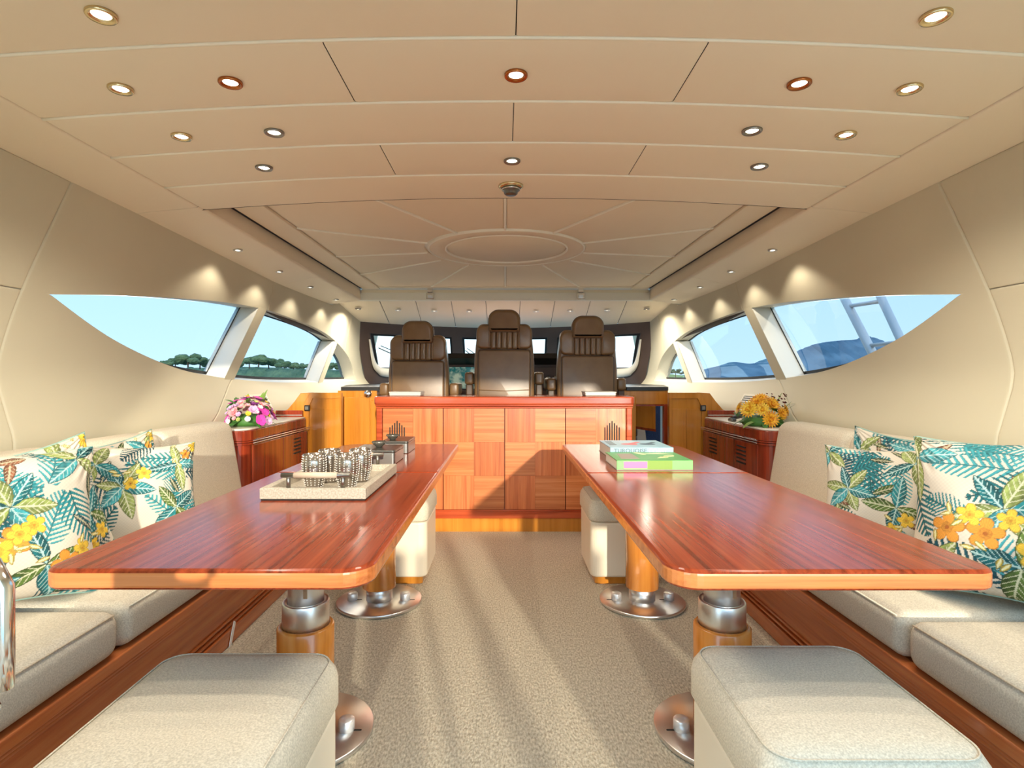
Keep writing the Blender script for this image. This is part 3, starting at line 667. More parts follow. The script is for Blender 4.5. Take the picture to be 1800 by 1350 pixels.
# ------------------------------------------------------------------ corner cabinets by the sofas
def louvre(mb_parent, cx, cz, xf, ydir, s):
    for k in range(5):
        z = cz+.028*(2-k)
        MB().box(*sorted((s*(xf-.004), s*(xf+.002))), cx-.075, cx+.075, z-.006, z+.004).build('vent_slot', 'black_gap', mb_parent)
def corner_cabinet(s, sd, lab):
    t = thing('corner_cabinet', lab, 'cabinet', (s*1.78, 4.2, 0), 'corner cabinets')
    ya, yb = 3.64, 4.80; xi = 1.665; xo = 1.925
    r = .09
    plan = [(s*xo, ya), (s*xo, yb), (s*(xi+.03), yb)]
    plan += [(s*(xi+r-r*math.cos(a)), ya+r-r*math.sin(a)) for a in lin(0, PI/2, 8)]
    MB().prism(plan, .0, .735, 'Z').build('body', 'cabinet_wood', t)
    def grow(d): return [(s*(xo), ya-d), (s*xo, yb), (s*(xi+.03-d), yb)]+[(s*(xi+r-(r+d)*math.cos(a)), ya+r-(r+d)*math.sin(a)) for a in lin(0, PI/2, 8)]
    MB().prism(grow(.012), .748, .817, 'Z', bev=.006).build('top_rail', 'cabinet_wood', t)
    MB().prism(grow(.014), .724, .734, 'Z').prism(grow(.014), .739, .748, 'Z').build('bead_moulding', 'cabinet_wood', t)
    for z in (.727, .742):
        MB().box(*sorted((s*(xi-.018), s*(xi-.010))), ya+r, yb, z, z+.006, bev=.002).build('silver_strip', 'silver_trim', t)
    MB().prism(grow(.006), .817, .829, 'Z', bev=.004).build('counter', 'stone_top', t)
    # backsplash at the far end
    MB().box(*sorted((s*(xi+.04), s*1.93)), yb-.02, yb, .829, .885, bev=.004).build('backsplash', 'cabinet_wood', t)
    MB().box(*sorted((s*(xi+.04), s*1.93)), yb-.025, yb-.018, .842, .85).build('silver_strip', 'silver_trim', t)
    ym = (ya+r+yb)/2
    for i, (y0, y1) in enumerate(((ya+r+.02, ym-.004), (ym+.004, yb-.02))):
        dd = MB().box(*sorted((s*(xi-.003), s*(xi+.02))), y0, y1, .03, .715, bev=.003).build('door', 'cabinet_wood', t)
        if i == 1 or s > 0: louvre(dd, (y0+y1)/2+(.02 if i else 0), .62, xi-.0035, 1, s)
    MB().box(*sorted((s*(xi+r+.015), s*(xo-.01))), ya-.006, ya+.01, .03, .715, bev=.003).build('end_panel', 'cabinet_wood', t)
    return t
corner_cabinet(-1, 'left', 'dark red wooden corner cabinet carrying the pink bouquet')
corner_cabinet(1, 'right', 'dark red wooden corner cabinet carrying the yellow bouquet')

# wall air vents
for s, lab in ((-1, 'slatted air vent in the left wall beside the pink bouquet'), (1, 'slatted air vent in the right wall beside the yellow bouquet')):
    yc, zc = 4.62, .955
    t = thing('air_vent', lab, 'vent', (s*wall_x(yc, zc), yc, zc), 'wall air vents')
    def wp(y, z, o): return (s*(wall_x(y, z)-o), y, z)
    a, b, z0, z1 = yc-.13, yc+.13, zc-.055, zc+.055
    def slab(y0, y1, za, zb, o0, o1):
        P = [wp(y0, za, o0), wp(y1, za, o0), wp(y1, zb, o0), wp(y0, zb, o0), wp(y0, za, o1), wp(y1, za, o1), wp(y1, zb, o1), wp(y0, zb, o1)]
        return MB().add(P, [(0, 1, 2, 3), (4, 5, 6, 7), (0, 1, 5, 4), (1, 2, 6, 5), (2, 3, 7, 6), (3, 0, 4, 7)])
    slab(a, b, z0, z1, -.004, .002).build('vent_back', 'vent_dark', t)
    for (y0, y1, za, zb) in ((a-.018, b+.018, z1, z1+.016), (a-.018, b+.018, z0-.016, z0), (a-.018, a, z0, z1), (b, b+.018, z0, z1)):
        slab(y0, y1, za, zb, -.004, .010).build('vent_frame', 'cream_frame', t)
    for k in range(6):
        z = z0+.012+k*.0175
        slab(a, b, z-.004, z+.004, .002, .007).build('vent_slat', 'grey_plastic', t)

# ------------------------------------------------------------------ sofas
def cushion(mb, s, x0, x1, y0, y1, z0, z1, bev, lean=0., puff=0.):
    b = bmesh.new(); bmesh.ops.create_cube(b, size=1)
    for v in b.verts: v.co = ((x0+x1)/2+v.co.x*(x1-x0), (y0+y1)/2+v.co.y*(y1-y0), (z0+z1)/2+v.co.z*(z1-z0))
    bmesh.ops.bevel(b, geom=b.edges[:], offset=bev, segments=6, affect='EDGES', profile=.5)
    for v in b.verts: v.co = (s*(v.co.x+lean*(v.co.z-z0)), v.co.y, v.co.z)
    return mb.bm(b, True)
for s, sd in ((-1, 'left'), (1, 'right')):
    t = thing('sofa', 'long beige fabric sofa on a red wooden base along the %s wall' % sd, 'sofa', (s*1.55, 2.1, 0), 'built-in sofas')
    base = MB().box(*sorted((s*1.215, s*1.92)), .35, 3.63, 0.0, .295).build('base', 'sofa_wood', t)
    for z0, z1, o in ((.266, .302, .032), (.250, .262, .024), (.234, .246, .016), (.088, .100, .010), (.072, .084, .018), (.0, .068, .026)):
        MB().box(*sorted((s*(1.215-o), s*1.23)), .35, 3.63, z0, z1, bev=.004).build('base_moulding', 'sofa_wood', t)
    g = 1.77 if s < 0 else 1.70
    for y0, y1 in ((.38, g-.006), (g+.006, 3.62)):
        c = cushion(MB(), s, 1.185, 1.78, y0, y1, .303, .445, .045, 0, .012).build('seat_cushion', 'sofa_fabric', t)
        MB().tube([(s*1.193, y0+.03, .432), (s*1.193, (y0+y1)/2, .434), (s*1.193, y1-.03, .432)], .0025, 6).build('seam', 'sofa_fabric', c)
    for y0, y1 in ((.40, 1.40), (1.405, 2.27), (2.275, 2.86), (2.865, 3.60)):
        cushion(MB(), s, 1.64, 1.83, y0, y1, .42, .885, .055, .17).build('back_cushion', 'sofa_fabric', t)
t = thing('paper_tag', 'small white paper tag sticking out at the foot of the left sofa base', 'tag', (-1.19, 2.47, .02))
MB().prism([(2.44, .0), (2.46, .0), (2.50, .085), (2.485, .095), (2.46, .05)], -1.186, -1.183, 'X').build('strip', 'book_white_ink', t)

# ------------------------------------------------------------------ tables
def table(s, x0, x1, y0, ym, y1, px, lab):
    t = thing('dining_table', lab, 'table', ((x0+x1)/2, (y0+y1)/2, 0), 'dining tables')
    zt, zb = .72, .672
    ri = (.075, .05)[0]; ro = .05
    RN = (0, 0, ro, ri) if s < 0 else (0, 0, ri, ro)      # near corners
    RF = (.03, .12, 0, 0) if s < 0 else (.12, .03, 0, 0)
    for nm, P in (('leaf', rrect(x0, x1, y0, ym-.001, RN, 8)), ('leaf', rrect(x0, x1, ym+.001, y1, RF, 8))):
        Q = []
        for p in P:
            if not Q or abs(p[0]-Q[-1][0])+abs(p[1]-Q[-1][1]) > 1e-5: Q.append(p)
        cx_ = sum(p[0] for p in Q)/len(Q); cy_ = sum(p[1] for p in Q)/len(Q)
        lf = MB().prism(Q, zb, zt, 'Z', bev=.012, seg=4).build(nm, 'table_wood', t)
        lf.data.materials.append(M['table_edge'])
        for f in lf.data.polygons:
            if abs(f.normal.z) < .45: f.material_index = 1
    for (yy, low) in ((1.85, True), (2.93, False)):
        c = (px, yy, 0)
        leg = MB().lathe([(.0, .002), (.210, .002), (.216, .006), (.216, .016), (.212, .020), (0, .020)], c, 56).build('leg_plate', 'brushed_steel', t)
        for q in (-1, 1):
            MB().lathe([(.0, .020), (.026, .020), (.026, .052), (.023, .056), (0, .056)], (px+q*.135, yy-.01, 0), 20).build('bolt', 'bolt_steel', leg)
            MB().prism(rrect(px+q*.135+.02*(1 if s < 0 else -1)-.03, px+q*.135+.02*(1 if s < 0 else -1)+.03, yy-.018, yy-.010, .004, 3), .0195, .0208, 'Z').build('bolt_slot', 'black_gap', leg)
        MB().lathe([(.066, .0205), (.066, .09), (.056, .092), (.056, zb-.012), (.13, zb-.012), (.13, zb-.0005)], c, 40).build('leg_tube', 'brushed_steel', t)
        if low:
            MB().lathe([(.089, .022), (.089, .352), (.083, .358), (.0745, .358), (.0745, .30)], c, 44).build('leg_sleeve', 'post_wood', t)
            cl = MB().lathe([(.057, .30), (.0735, .30), (.0735, .432), (.071, .436), (.062, .436), (.057, .430)], c, 44).build('leg_collar', 'brushed_steel', t)
            MB().box(px+.012, px+.024, yy-.0585, yy-.05, .46, .66).build('tube_rib', 'chrome', t)
        else:
            MB().lathe([(.084, .085), (.084, zb-.03), (.07, zb-.03), (.068, .085)], c, 44).build('leg_sleeve', 'post_wood', t)
    return t
table(-1, -1.063, -.308, 1.29, 2.635, 3.78, -.648, 'long red wooden table on the left, with tray and tumblers on it')
table(1, .374, 1.128, 1.285, 2.62, 3.76, .705, 'long red wooden table on the right, with two books on it')

# ------------------------------------------------------------------ ottomans
def ottoman(x0, x1, y0, y1, lab):
    cx_, cy_ = (x0+x1)/2, (y0+y1)/2
    t = thing('ottoman', lab, 'ottoman', (cx_, cy_, 0), 'square ottomans')
    MB().prism(rrect(x0+.035, x1-.035, y0+.035, y1-.035, .02), .001, .048, 'Z', bev=.003).build('plinth', 'gold_wood', t)
    MB().prism(rrect(x0+.008, x1-.008, y0+.008, y1-.008, .045), .045, .352, 'Z', bev=.012, seg=3).build('body', 'ottoman_leather', t)
    # pad
    us = lin(-1, 1, 25); P = MB()
    R = .05; hx_, hy = (x1-x0)/2, (y1-y0)/2
    out = rrect(x0, x1, y0, y1, .055, 8); n = len(out)
    prof = [(.006, .355), (.0, .365), (.0, .425), (.004, .447), (.014, .465), (.03, .476), (.06, .482), (.12, .485)]
    vs_, fs = [], []
    for d, z in prof:
        for p in out:
            ax = max(0, 1-d/hx_); ay = max(0, 1-d/hy)
            vs_.append((cx_+(p[0]-cx_)*ax, cy_+(p[1]-cy_)*ay, z))
    for j in range(len(prof)-1):
        for i in range(n): fs.append((j*n+i, j*n+(i+1) % n, (j+1)*n+(i+1) % n, (j+1)*n+i))
    fs.append(tuple((len(prof)-1)*n+i for i in range(n))); fs.append(tuple(range(n))[::-1])
    pad = MB().add(vs_, fs, True).build('pad', 'ottoman_fabric', t)
    q = [(cx_+(p[0]-cx_)*(1-.018/hx_), cy_+(p[1]-cy_)*(1-.018/hy), .4705) for p in out]
    MB().tube(q, .002, 6, closed=True).build('pad_seam', 'ottoman_fabric', pad)
ottoman(-.845, -.405, .93, 1.43, 'beige ottoman in the left foreground in front of the left table')
ottoman(.465, .895, 1.0, 1.47, 'beige ottoman in the right foreground in front of the right table')
ottoman(-.88, -.43, 3.16, 3.63, 'cream ottoman under the far end of the left table')
ottoman(.47, .90, 3.16, 3.63, 'cream ottoman under the far end of the right table')

# ------------------------------------------------------------------ lamps
def spot(name, loc, power, parent, size=150, blend=.6, col=(1, .90, .74), rad=.03):
    d = bpy.data.lights.new(name, 'SPOT'); d.energy = power; d.spot_size = math.radians(size); d.spot_blend = blend
    d.color = col; d.shadow_soft_size = rad
    o = bpy.data.objects.new(name, d); COL.objects.link(o); o.parent = parent; o.location = Vector(loc)-org(parent)
def downlight(x, y, z, r, power, lab, group, ring='brass', size=150, slope=0., blend=.6, tilt=(0, 0)):
    t = thing('downlight', lab, 'ceiling light', (x, y, z), group)
    c = (x, y, z)
    MB().lathe([(r*.62, .0), (r*.64, -.004), (r*.93, -.008), (r, -.005), (r, .003)], c, 32).build('bezel', ring, t)
    MB().lathe([(0, -.0035), (r*.45, -.0035), (r*.64, .0)], c, 28).build('lens', 'lamp_lens', t)
    spot('lamp', (x, y, z-.02), power, t, size, blend)
    return t
def on_ceiling(px, py):
    dx_, dz_ = (px-888)/1000, (665-py)/1000; y = 1.5
    for _ in range(20): y = (ceil_z(dx_*y)-CZ)/dz_
    return dx_*y, y
CL = [(178, 25, 'brass', 'brass downlight nearest the camera on the left of the ceiling'), (212, 155, 'brass', 'brass downlight second from the camera in the outer left row'),
      (319, 239, 'brass', 'brass downlight third from the camera in the outer left row'), (405, 144, 'copper_ring', 'copper-rimmed downlight left of centre, second ceiling row'),
      (482, 232, 'dark_steel', 'dark-rimmed downlight left of centre, third ceiling row'), (464, 294, 'dark_steel', 'dark-rimmed downlight left of centre, fourth ceiling row'),
      (907, 131, 'copper_ring', 'copper-rimmed downlight in the middle of the ceiling, nearest the camera'), (900, 282, 'dark_steel', 'dark-rimmed downlight in the middle just behind the smoke detector'),
      (1405, 146, 'copper_ring', 'copper-rimmed downlight right of centre, second ceiling row'), (1322, 229, 'dark_steel', 'dark-rimmed downlight right of centre, third ceiling row'),
      (1335, 292, 'dark_steel', 'dark-rimmed downlight right of centre, fourth ceiling row'), (1645, 28, 'brass', 'brass downlight nearest the camera on the right of the ceiling'),
      (1599, 155, 'brass', 'brass downlight second from the camera in the outer right row'), (1487, 236, 'brass', 'brass downlight third from the camera in the outer right row')]
for px, py, ring, lab in CL:
    x, y = on_ceiling(px, py)
    downlight(x, y, ceil_z(x)-.001, .037, LAMP_CEIL, lab, 'ceiling downlights', ring)
order = ['nearest the camera', 'second from the camera', 'third from the camera', 'fourth from the camera']
for s, sd in ((-1, 'left'), (1, 'right')):
    for k, y in enumerate((3.83, 4.53, 5.25, 6.05)):
        zz = CZ+.9-(y-3.05)*.009; f = (1.80-1.612)/.325
        z = zz+(ztop(y)-zz)*f
        downlight(s*1.80, y, z-.001, .030, LAMP_SMALL, 'small soffit downlight on the %s, %s' % (sd, order[k]), 'soffit downlights', 'brushed_steel', 125, blend=.35)
hl = ['far left', 'second from the left', 'third from the left', 'fourth from the left', 'middle', 'fourth from the right', 'third from the right', 'second from the right', 'far right']
for k, px in enumerate((636, 701, 763, 824, 884, 943, 1003, 1066, 1131)):
    x = (px-888)*6.85/1000
    t_ = .28; yb = ws_y(x*1.08, .73); y = 6.40+(yb-6.40)*t_; z = CZ+.872-.137*t_
    downlight(x*1.0, y, z-.018, .034, LAMP_SMALL*5.5, 'small downlight above the windscreen, %s of nine' % hl[k], 'header downlights', 'dark_steel' if k in (0, 4, 8) else 'brushed_steel', 165)
x, y = on_ceiling(898, 326)
t = thing('smoke_detector', 'round dark chrome smoke detector at the front edge of the ceiling', 'smoke detector', (x, y, ceil_z(x)))
z = ceil_z(x)
MB().lathe([(.062, .0), (.062, -.008), (.05, -.014), (0, -.014)], (x, y, z), 32).build('mount', 'brass', t)
MB().lathe([(.048, -.014), (.044, -.026), (.034, -.028), (.034, -.042), (.026, -.048), (0, -.048)], (x, y, z), 32).build('sensor', 'gunmetal', t)
MB().lathe([(.045, -.018), (.047, -.021), (.045, -.024)], (x, y, z), 32).build('chrome_ring', 'chrome', t)

# ------------------------------------------------------------------ things on the left table
ZT = .7205
tray = thing('serving_tray', 'beige shagreen serving tray with bar handles on the left table', 'tray', (-.70, 2.12, ZT))
tx0, tx1, ty0, ty1 = -.873, -.495, 2.02, 2.60
MB().box(tx0+.004, tx1-.004, ty0+.004, ty1-.004, ZT, ZT+.006).build('foot', 'black_gap', tray)
MB().box(tx0+.02, tx1-.02, ty0+.02, ty1-.02, ZT+.006, ZT+.016).build('base', 'tray_shagreen', tray)
for a in ((tx0, tx1, ty0, ty0+.028), (tx0, tx1, ty1-.028, ty1), (tx0, tx0+.028, ty0+.028, ty1-.028), (tx1-.028, tx1, ty0+.028, ty1-.028)):
    MB().box(a[0], a[1], a[2], a[3], ZT+.005, ZT+.044, bev=.003).build('rim', 'tray_shagreen', tray)
for yh in (ty0+.014, ty1-.014):
    h = MB().tube([(-.80, yh, ZT+.088), (-.555, yh, ZT+.088)], .0095, 14).build('handle_bar', 'dark_steel', tray)
    MB().tube([(-.755, yh, ZT+.088), (-.60, yh, ZT+.088)], .0105, 14).build('handle_wrap', 'tray_handle_wrap', h)
    for x in (-.775, -.58): MB().tube([(x, yh, ZT+.043), (x, yh, ZT+.088)], .0075, 12).build('handle_post', 'dark_steel', h)
def tumbler(x, y, lab):
    z = ZT+.016
    t = thing('tumbler', lab, 'glass', (x, y, z), 'tumblers on the tray')
    pr = [(.0, .001), (.028, .001), (.031, .006), (.038, .035), (.044, .07), (.0445, .10), (.041, .132), (.0395, .132), (.043, .10), (.0425, .07), (.036, .035), (.029, .012), (0, .010)]
    body = MB().lathe(pr, (x, y, z), 32).build('cup', 'smoky_glass', t)
    mb = MB(); b0 = bmesh.new(); bmesh.ops.create_icosphere(b0, subdivisions=1, radius=.0029)
    V = [v.co.copy() for v in b0.verts]; F = [[v.index for v in f.verts] for f in b0.faces]; b0.free()
    for i in range(16):
        a = 2*PI*i/16
        for k in range(14):
            h = .010+k*.0089; r = interp(h, [(.0, .029), (.006, .031), (.035, .038), (.07, .044), (.10, .0445), (.132, .041)])+.0006
            mb.add([(x+r*math.cos(a)+v.x, y+r*math.sin(a)+v.y, z+h+v.z) for v in V], F, True)
    tag(mb.build('bead_rows', 'bead_glass', body, recalc=False), kind='stuff')
tumbler(-.725, 2.16, 'smoky beaded tumbler at the front left of the four on the tray')
tumbler(-.602, 2.17, 'smoky beaded tumbler at the front right of the four on the tray')
tumbler(-.71, 2.30, 'smoky beaded tumbler at the back left of the four on the tray')
tumbler(-.59, 2.315, 'smoky beaded tumbler at the back right of the four on the tray')
def metal_box(x0, x1, y0, y1, lab, bx, by, blab):
    t = thing('metal_box', lab, 'box', ((x0+x1)/2, (y0+y1)/2, ZT), 'dark metal boxes')
    MB().prism(rrect(x0, x1, y0, y1, .014), ZT, ZT+.058, 'Z', bev=.003).build('box_body', 'dark_steel', t)
    MB().prism(rrect(x0-.001, x1+.001, y0-.001, y1+.001, .015), ZT+.059, ZT+.072, 'Z', bev=.004).build('lid', 'gunmetal', t)
    b = thing('small_bowl', blab, 'bowl', (bx, by, ZT+.073), 'small dark bowls')
    z = ZT+.0725
    MB().lathe([(.0, .0), (.016, .0), (.018, .004), (.030, .014), (.038, .030), (.036, .031), (.028, .017), (.0, .010)], (bx, by, z), 28).build('bowl_body', 'bowl_smoke', b)
    mb = MB()
    for i in range(14):
        a = 2*PI*i/14
        mb.lathe([(0, -.004), (.004, 0), (0, .004)], (bx+.036*math.cos(a), by+.036*math.sin(a), z+.024), 6)
    tag(mb.build('studs', 'bowl_smoke', b), kind='stuff')
metal_box(-.775, -.555, 2.86, 3.12, 'dark metal lidded box nearer the tray on the left table', -.665, 3.0, 'small dark bowl on the nearer metal box')
metal_box(-.715, -.56, 3.28, 3.55, 'dark metal lidded box farther from the tray on the left table', -.665, 3.36, 'small grey bowl on the farther metal box')

# ------------------------------------------------------------------ books on the right table
def text_mesh(body, size, name, mtl, parent, loc, wh):
    """upright lettering facing the camera side, fitted to width and height"""
    cu = bpy.data.curves.new(name, 'FONT'); cu.body = body; cu.size = size; cu.extrude = .0003; cu.resolution_u = 2; cu.offset = .0011
    tmp = bpy.data.objects.new(name, cu); COL.objects.link(tmp)
    bpy.context.view_layer.update()
    me = bpy.data.meshes.new_from_object(tmp.evaluated_get(bpy.context.evaluated_depsgraph_get()))
    bpy.data.objects.remove(tmp); bpy.data.curves.remove(cu)
    xs = [v.co.x for v in me.vertices]; ys_ = [v.co.y for v in me.vertices]
    fit = Matrix.Diagonal((wh[0]/(max(xs)-min(xs)), wh[1]/(max(ys_)-min(ys_)), 1, 1)) @ Matrix.Translation((-min(xs), -min(ys_), 0))
    me.transform(Matrix.Translation(Vector(loc)-org(parent)) @ Matrix.Rotation(PI/2, 4, 'X') @ fit)
    me.materials.clear(); me.materials.append(M[mtl])
    o = bpy.data.objects.new(name, me); COL.objects.link(o); o.parent = parent; return o
def book(name, lab, x0, x1, y0, y1, h, cover, spine, yaw):
    t = thing(name, lab, 'book', ((x0+x1)/2, (y0+y1)/2, ZT), 'books on the right table')
    MB().box(x0+.003, x1-.004, y0+.004, y1-.004, ZT+.003, ZT+h-.003).build('pages', 'paper', t)
    c = MB().box(x0, x1, y0, y1, ZT+h-.004, ZT+h, bev=.0008).build('front_cover', cover, t)
    MB().box(x0, x1, y0, y1, ZT, ZT+.003).build('back_cover', 'book_brown', t)
    sp = MB().box(x0, x1, y0-.001, y0+.004, ZT+.003, ZT+h-.0005, bev=.0015).build('spine', spine, t)
    return t, c, sp
b1, c1, s1 = book('coffee_table_book', 'pale blue coffee-table book with a grey and white title, lying behind the green book', .565, .905, 3.06, 3.42, .062, 'book_blue', 'book_blue_light', 0)
zc = ZT+.0621
text_mesh('TURQUOISE', .04, 'title', 'book_grey_ink', s1, (.584, 3.0583, ZT+.030), (.178, .027))
text_mesh('COAST', .04, 'title', 'book_white_ink', s1, (.772, 3.0583, ZT+.030), (.10, .027))
def blob(name, pts, mtl, parent, z):
    MB().prism(pts, z, z+.0004, 'Z').build(name, mtl, parent)
blob('fish_print', [(.70+.045*math.cos(a)+.02*math.sin(a)**2, 3.22+.04*math.sin(a)) for a in lin(0, 2*PI, 20)[:-1]]+[], 'book_red_ink', c1, zc)
blob('fish_tail_print', [(.735, 3.24), (.79, 3.32), (.765, 3.33), (.70, 3.25)], 'book_red_ink', c1, zc+.0002)
blob('fish_print', [(.805+.045*math.cos(a), 3.22+.035*math.sin(a)) for a in lin(0, 2*PI, 20)[:-1]], 'book_navy_ink', c1, zc)
blob('fish_tail_print', [(.83, 3.24), (.875, 3.31), (.85, 3.315), (.80, 3.25)], 'book_navy_ink', c1, zc+.0002)
for k in range(4): blob('line_print', [(.585, 3.18+.05*k), (.625, 3.18+.05*k), (.625, 3.21+.05*k), (.585, 3.21+.05*k)], 'book_grey_ink', c1, zc)
b2, c2, s2 = book('coffee_table_book', 'bright green coffee-table book with a pink patch on its spine, in front', .528, .888, 2.69, 3.0, .046, 'book_green', 'book_green_spine', 0)
zc = ZT+.0461
MB().box(.560, .672, 2.688, 2.6895, ZT+.009, ZT+.041).build('spine_patch', 'book_pink', s2)
MB().box(.674, .79, 2.6885, 2.6895, ZT+.004, ZT+.045).build('spine_patch', 'book_yellow', s2).data.materials[0] = M['leaf_light']
blob('cover_patch', [(.560, 2.74), (.65, 2.74), (.65, 2.93), (.575, 2.93)], 'book_brown', c2, zc)
for P in ([(.665, 2.97), (.69, 2.985), (.72, 2.90), (.70, 2.89)], [(.70, 2.93), (.79, 2.95), (.86, 2.91), (.78, 2.925)], [(.77, 2.80), (.80, 2.86), (.85, 2.87), (.84, 2.83)], [(.74, 2.77), (.77, 2.82), (.81, 2.83), (.80, 2.79)]):
    blob('leaf_print', P, 'book_yellow', c2, zc)

# handset beside the yellow flowers
t = thing('handset', 'black handset lying on the right cabinet beside the flowers', 'phone', (1.80, 4.38, .829))
MB().tube([(1.70, 4.30, .845), (1.76, 4.34, .858), (1.83, 4.40, .868), (1.90, 4.47, .862)], [.012, .016, .018, .013], 10).build('grip', 'black_top', t)
MB().box(1.695, 1.735, 4.26, 4.34, .830, .853, bev=.008).build('earpiece', 'gunmetal', t)

# ------------------------------------------------------------------ bouquets
def petal_flower(n, r, w, cup=.4, layers=1, droop=0.):
    mb = MB()
    for l in range(layers):
        rr = r*(1-.26*l); ele = cup+.38*l
        for i in range(n):
            a = 2*PI*(i+.5*l)/n
            P = []
            for (u, wd) in ((.08, .25), (.45, 1.0), (.8, .85), (1., .2)):
                for q in (-1, 1):
                    x = u*rr*math.cos(ele*u); z = u*rr*math.sin(ele*(1-.3*u))-droop*u*u*rr
                    y = q*wd*w/2*(1-.15*l); z -= .08*w if q == 0 else 0
                    P.append((x*math.cos(a)-y*math.sin(a), x*math.sin(a)+y*math.cos(a), z))
            mb.add(P, [(0, 1, 3, 2), (2, 3, 5, 4), (4, 5, 7, 6)], True)
    mb.lathe([(0, 0), (r*.16, r*.05), (r*.10, r*.18), (0, r*.2)], (0, 0, 0), 8)
    return mb
def leaf_mb(l, w, bend=.5):
    mb = MB(); P = []
    for i in range(9):
        u = i/8; ww = w*math.sin(PI*min(1, u*.93+.04))**.8
        z = l*(.25*u-bend*u*u)
        P += [(u*l, -ww/2, z+.12*ww), (u*l, 0, z), (u*l, ww/2, z+.12*ww)]
    F = []
    for i in range(8):
        k = i*3; F += [(k, k+1, k+4, k+3), (k+1, k+2, k+5, k+4)]
    return mb.add(P, F, True)
def piece(mb, name, mtl, root, loc, nrm, spin=0., scale=1., meshes={}):
    key = (id(mb), mtl)
    if key not in meshes:
        o = MB(); o.v, o.f, o.sm = mb.v, mb.f, mb.sm
        ob = o.build(name, mtl, None, recalc=False); meshes[key] = ob.data; bpy.data.objects.remove(ob)
    o = bpy.data.objects.new(name, meshes[key]); COL.objects.link(o); o.parent = root
    o.location = Vector(loc)
    o.rotation_mode = 'QUATERNION'
    o.rotation_quaternion = Vector(nrm).normalized().to_track_quat('Z', 'Y') @ Matrix.Rotation(spin, 3, 'Z').to_quaternion()
    o.scale = (scale,)*3
    return o
rnd = random.Random(3)
FL = {'daisy': petal_flower(6, .036, .030, .5, 2), 'orchid': petal_flower(5, .042, .042, .3, 1), 'small': petal_flower(5, .022, .020, .6, 2),
      'mum': petal_flower(18, .060, .014, .25, 5), 'button': petal_flower(8, .026, .016, .9, 3)}
LF = {'big': leaf_mb(.17, .055, .45), 'mid': leaf_mb(.10, .032, .3), 'thin': leaf_mb(.12, .010, .2)}
def dome(az, el, rx, ry, rz): return (rx*math.cos(el)*math.cos(az), ry*math.cos(el)*math.sin(az), rz*math.sin(el))
bq = thing('flower_bouquet', 'low bouquet of pink, magenta and lilac flowers with big green leaves', 'bouquet', (-1.775, 3.93, .8295))
MB().lathe([(0, .0005), (.10, .0005), (.125, .02), (.11, .06), (.05, .08), (0, .085)], (-1.775, 3.93, .8295), 24).build('flower_foam', 'leaf_green', bq)
kinds = [('orchid', 'petal_magenta'), ('daisy', 'petal_pink'), ('small', 'petal_lilac'), ('small', 'petal_white'), ('daisy', 'petal_pink'), ('orchid', 'petal_purple'), ('button', 'petal_lime'), ('daisy', 'petal_lilac'), ('small', 'petal_yellow'), ('orchid', 'petal_magenta'), ('small', 'petal_pink')]
i = 0
for el, n in ((.08, 20), (.32, 20), (.58, 17), (.85, 13), (1.15, 8), (1.5, 3)):
    for k in range(n):
        az = 2*PI*k/n+el*2+rnd.uniform(-.15, .15); e2 = el+rnd.uniform(-.1, .1)
        p = dome(az, e2, .168 if math.cos(az) > -.3 else .125, .168, .155); q = rnd.uniform(.9, 1.08)
        kd, mt = kinds[(i*7+rnd.randint(0, 2)) % len(kinds)]; i += 1
        piece(FL[kd], 'flower_head', mt, bq, (p[0]*q, p[1]*q, p[2]*q+.035), (p[0], p[1], p[2]+.05), rnd.uniform(0, 6), rnd.uniform(.72, 1.05))
for k in range(10):
    az = 2*PI*k/10+.2
    piece(LF['big'], 'leaf', 'leaf_green' if k % 3 else 'leaf_light', bq, (.10*math.cos(az), .10*math.sin(az), .03), (math.cos(az)*.15, math.sin(az)*.15, 1), az, rnd.uniform(.65, .85) if math.cos(az) > -.3 else .35)
for k in range(16):
    az = rnd.uniform(0, 2*PI); e2 = rnd.uniform(.3, 1.4); p = dome(az, e2, .155, .155, .15)
    piece(LF['mid'], 'leaf', 'leaf_green' if k % 2 else 'leaf_light', bq, (p[0], p[1], p[2]+.03), (-p[1], p[0], .2), PI/2+rnd.uniform(-.4, .4), rnd.uniform(.6, .95))
for az, h in ((2.6, .10), (2.0, .12), (.9, .15), (1.2, .13)):
    o = piece(LF['mid'], 'leaf_sprig', 'leaf_light', bq, (.11*math.cos(az), .11*math.sin(az), h), (1, 0, .1), -PI/2, 1.0)
    o.rotation_mode = 'XYZ'; o.rotation_euler = (0, -1.3, az)
by = thing('flower_bouquet', 'low bouquet of golden yellow chrysanthemums with dark red sprigs', 'bouquet', (1.775, 3.93, .8295))
MB().lathe([(0, .0005), (.12, .0005), (.14, .02), (.12, .06), (.05, .07), (0, .075)], (1.775, 3.93, .8295), 24).build('flower_foam', 'leaf_green', by)
for (x, y, z, sc_, mt) in ((-.02, -.165, .055, 1.0, 'mum_gold'), (-.125, -.08, .115, 1.05, 'mum_yellow'), (-.06, -.05, .155, 1.0, 'mum_gold'), (.035, -.07, .145, 1.05, 'mum_gold'), (-.01, .02, .185, .95, 'mum_yellow'), (.13, -.06, .11, .8, 'mum_gold'), (-.14, .03, .12, .9, 'mum_yellow'), (.07, .06, .15, .9, 'mum_gold'), (-.05, -.115, .115, .85, 'mum_yellow'), (.075, -.125, .09, .8, 'mum_gold'), (-.02, -.03, .185, .9, 'mum_gold'), (.085, -.01, .155, .85, 'mum_yellow')):
    piece(FL['mum'], 'flower_head', mt, by, (x, y, z), (x*1.2, y*1.6-.02, z*.55), rnd.uniform(0, 6), sc_)
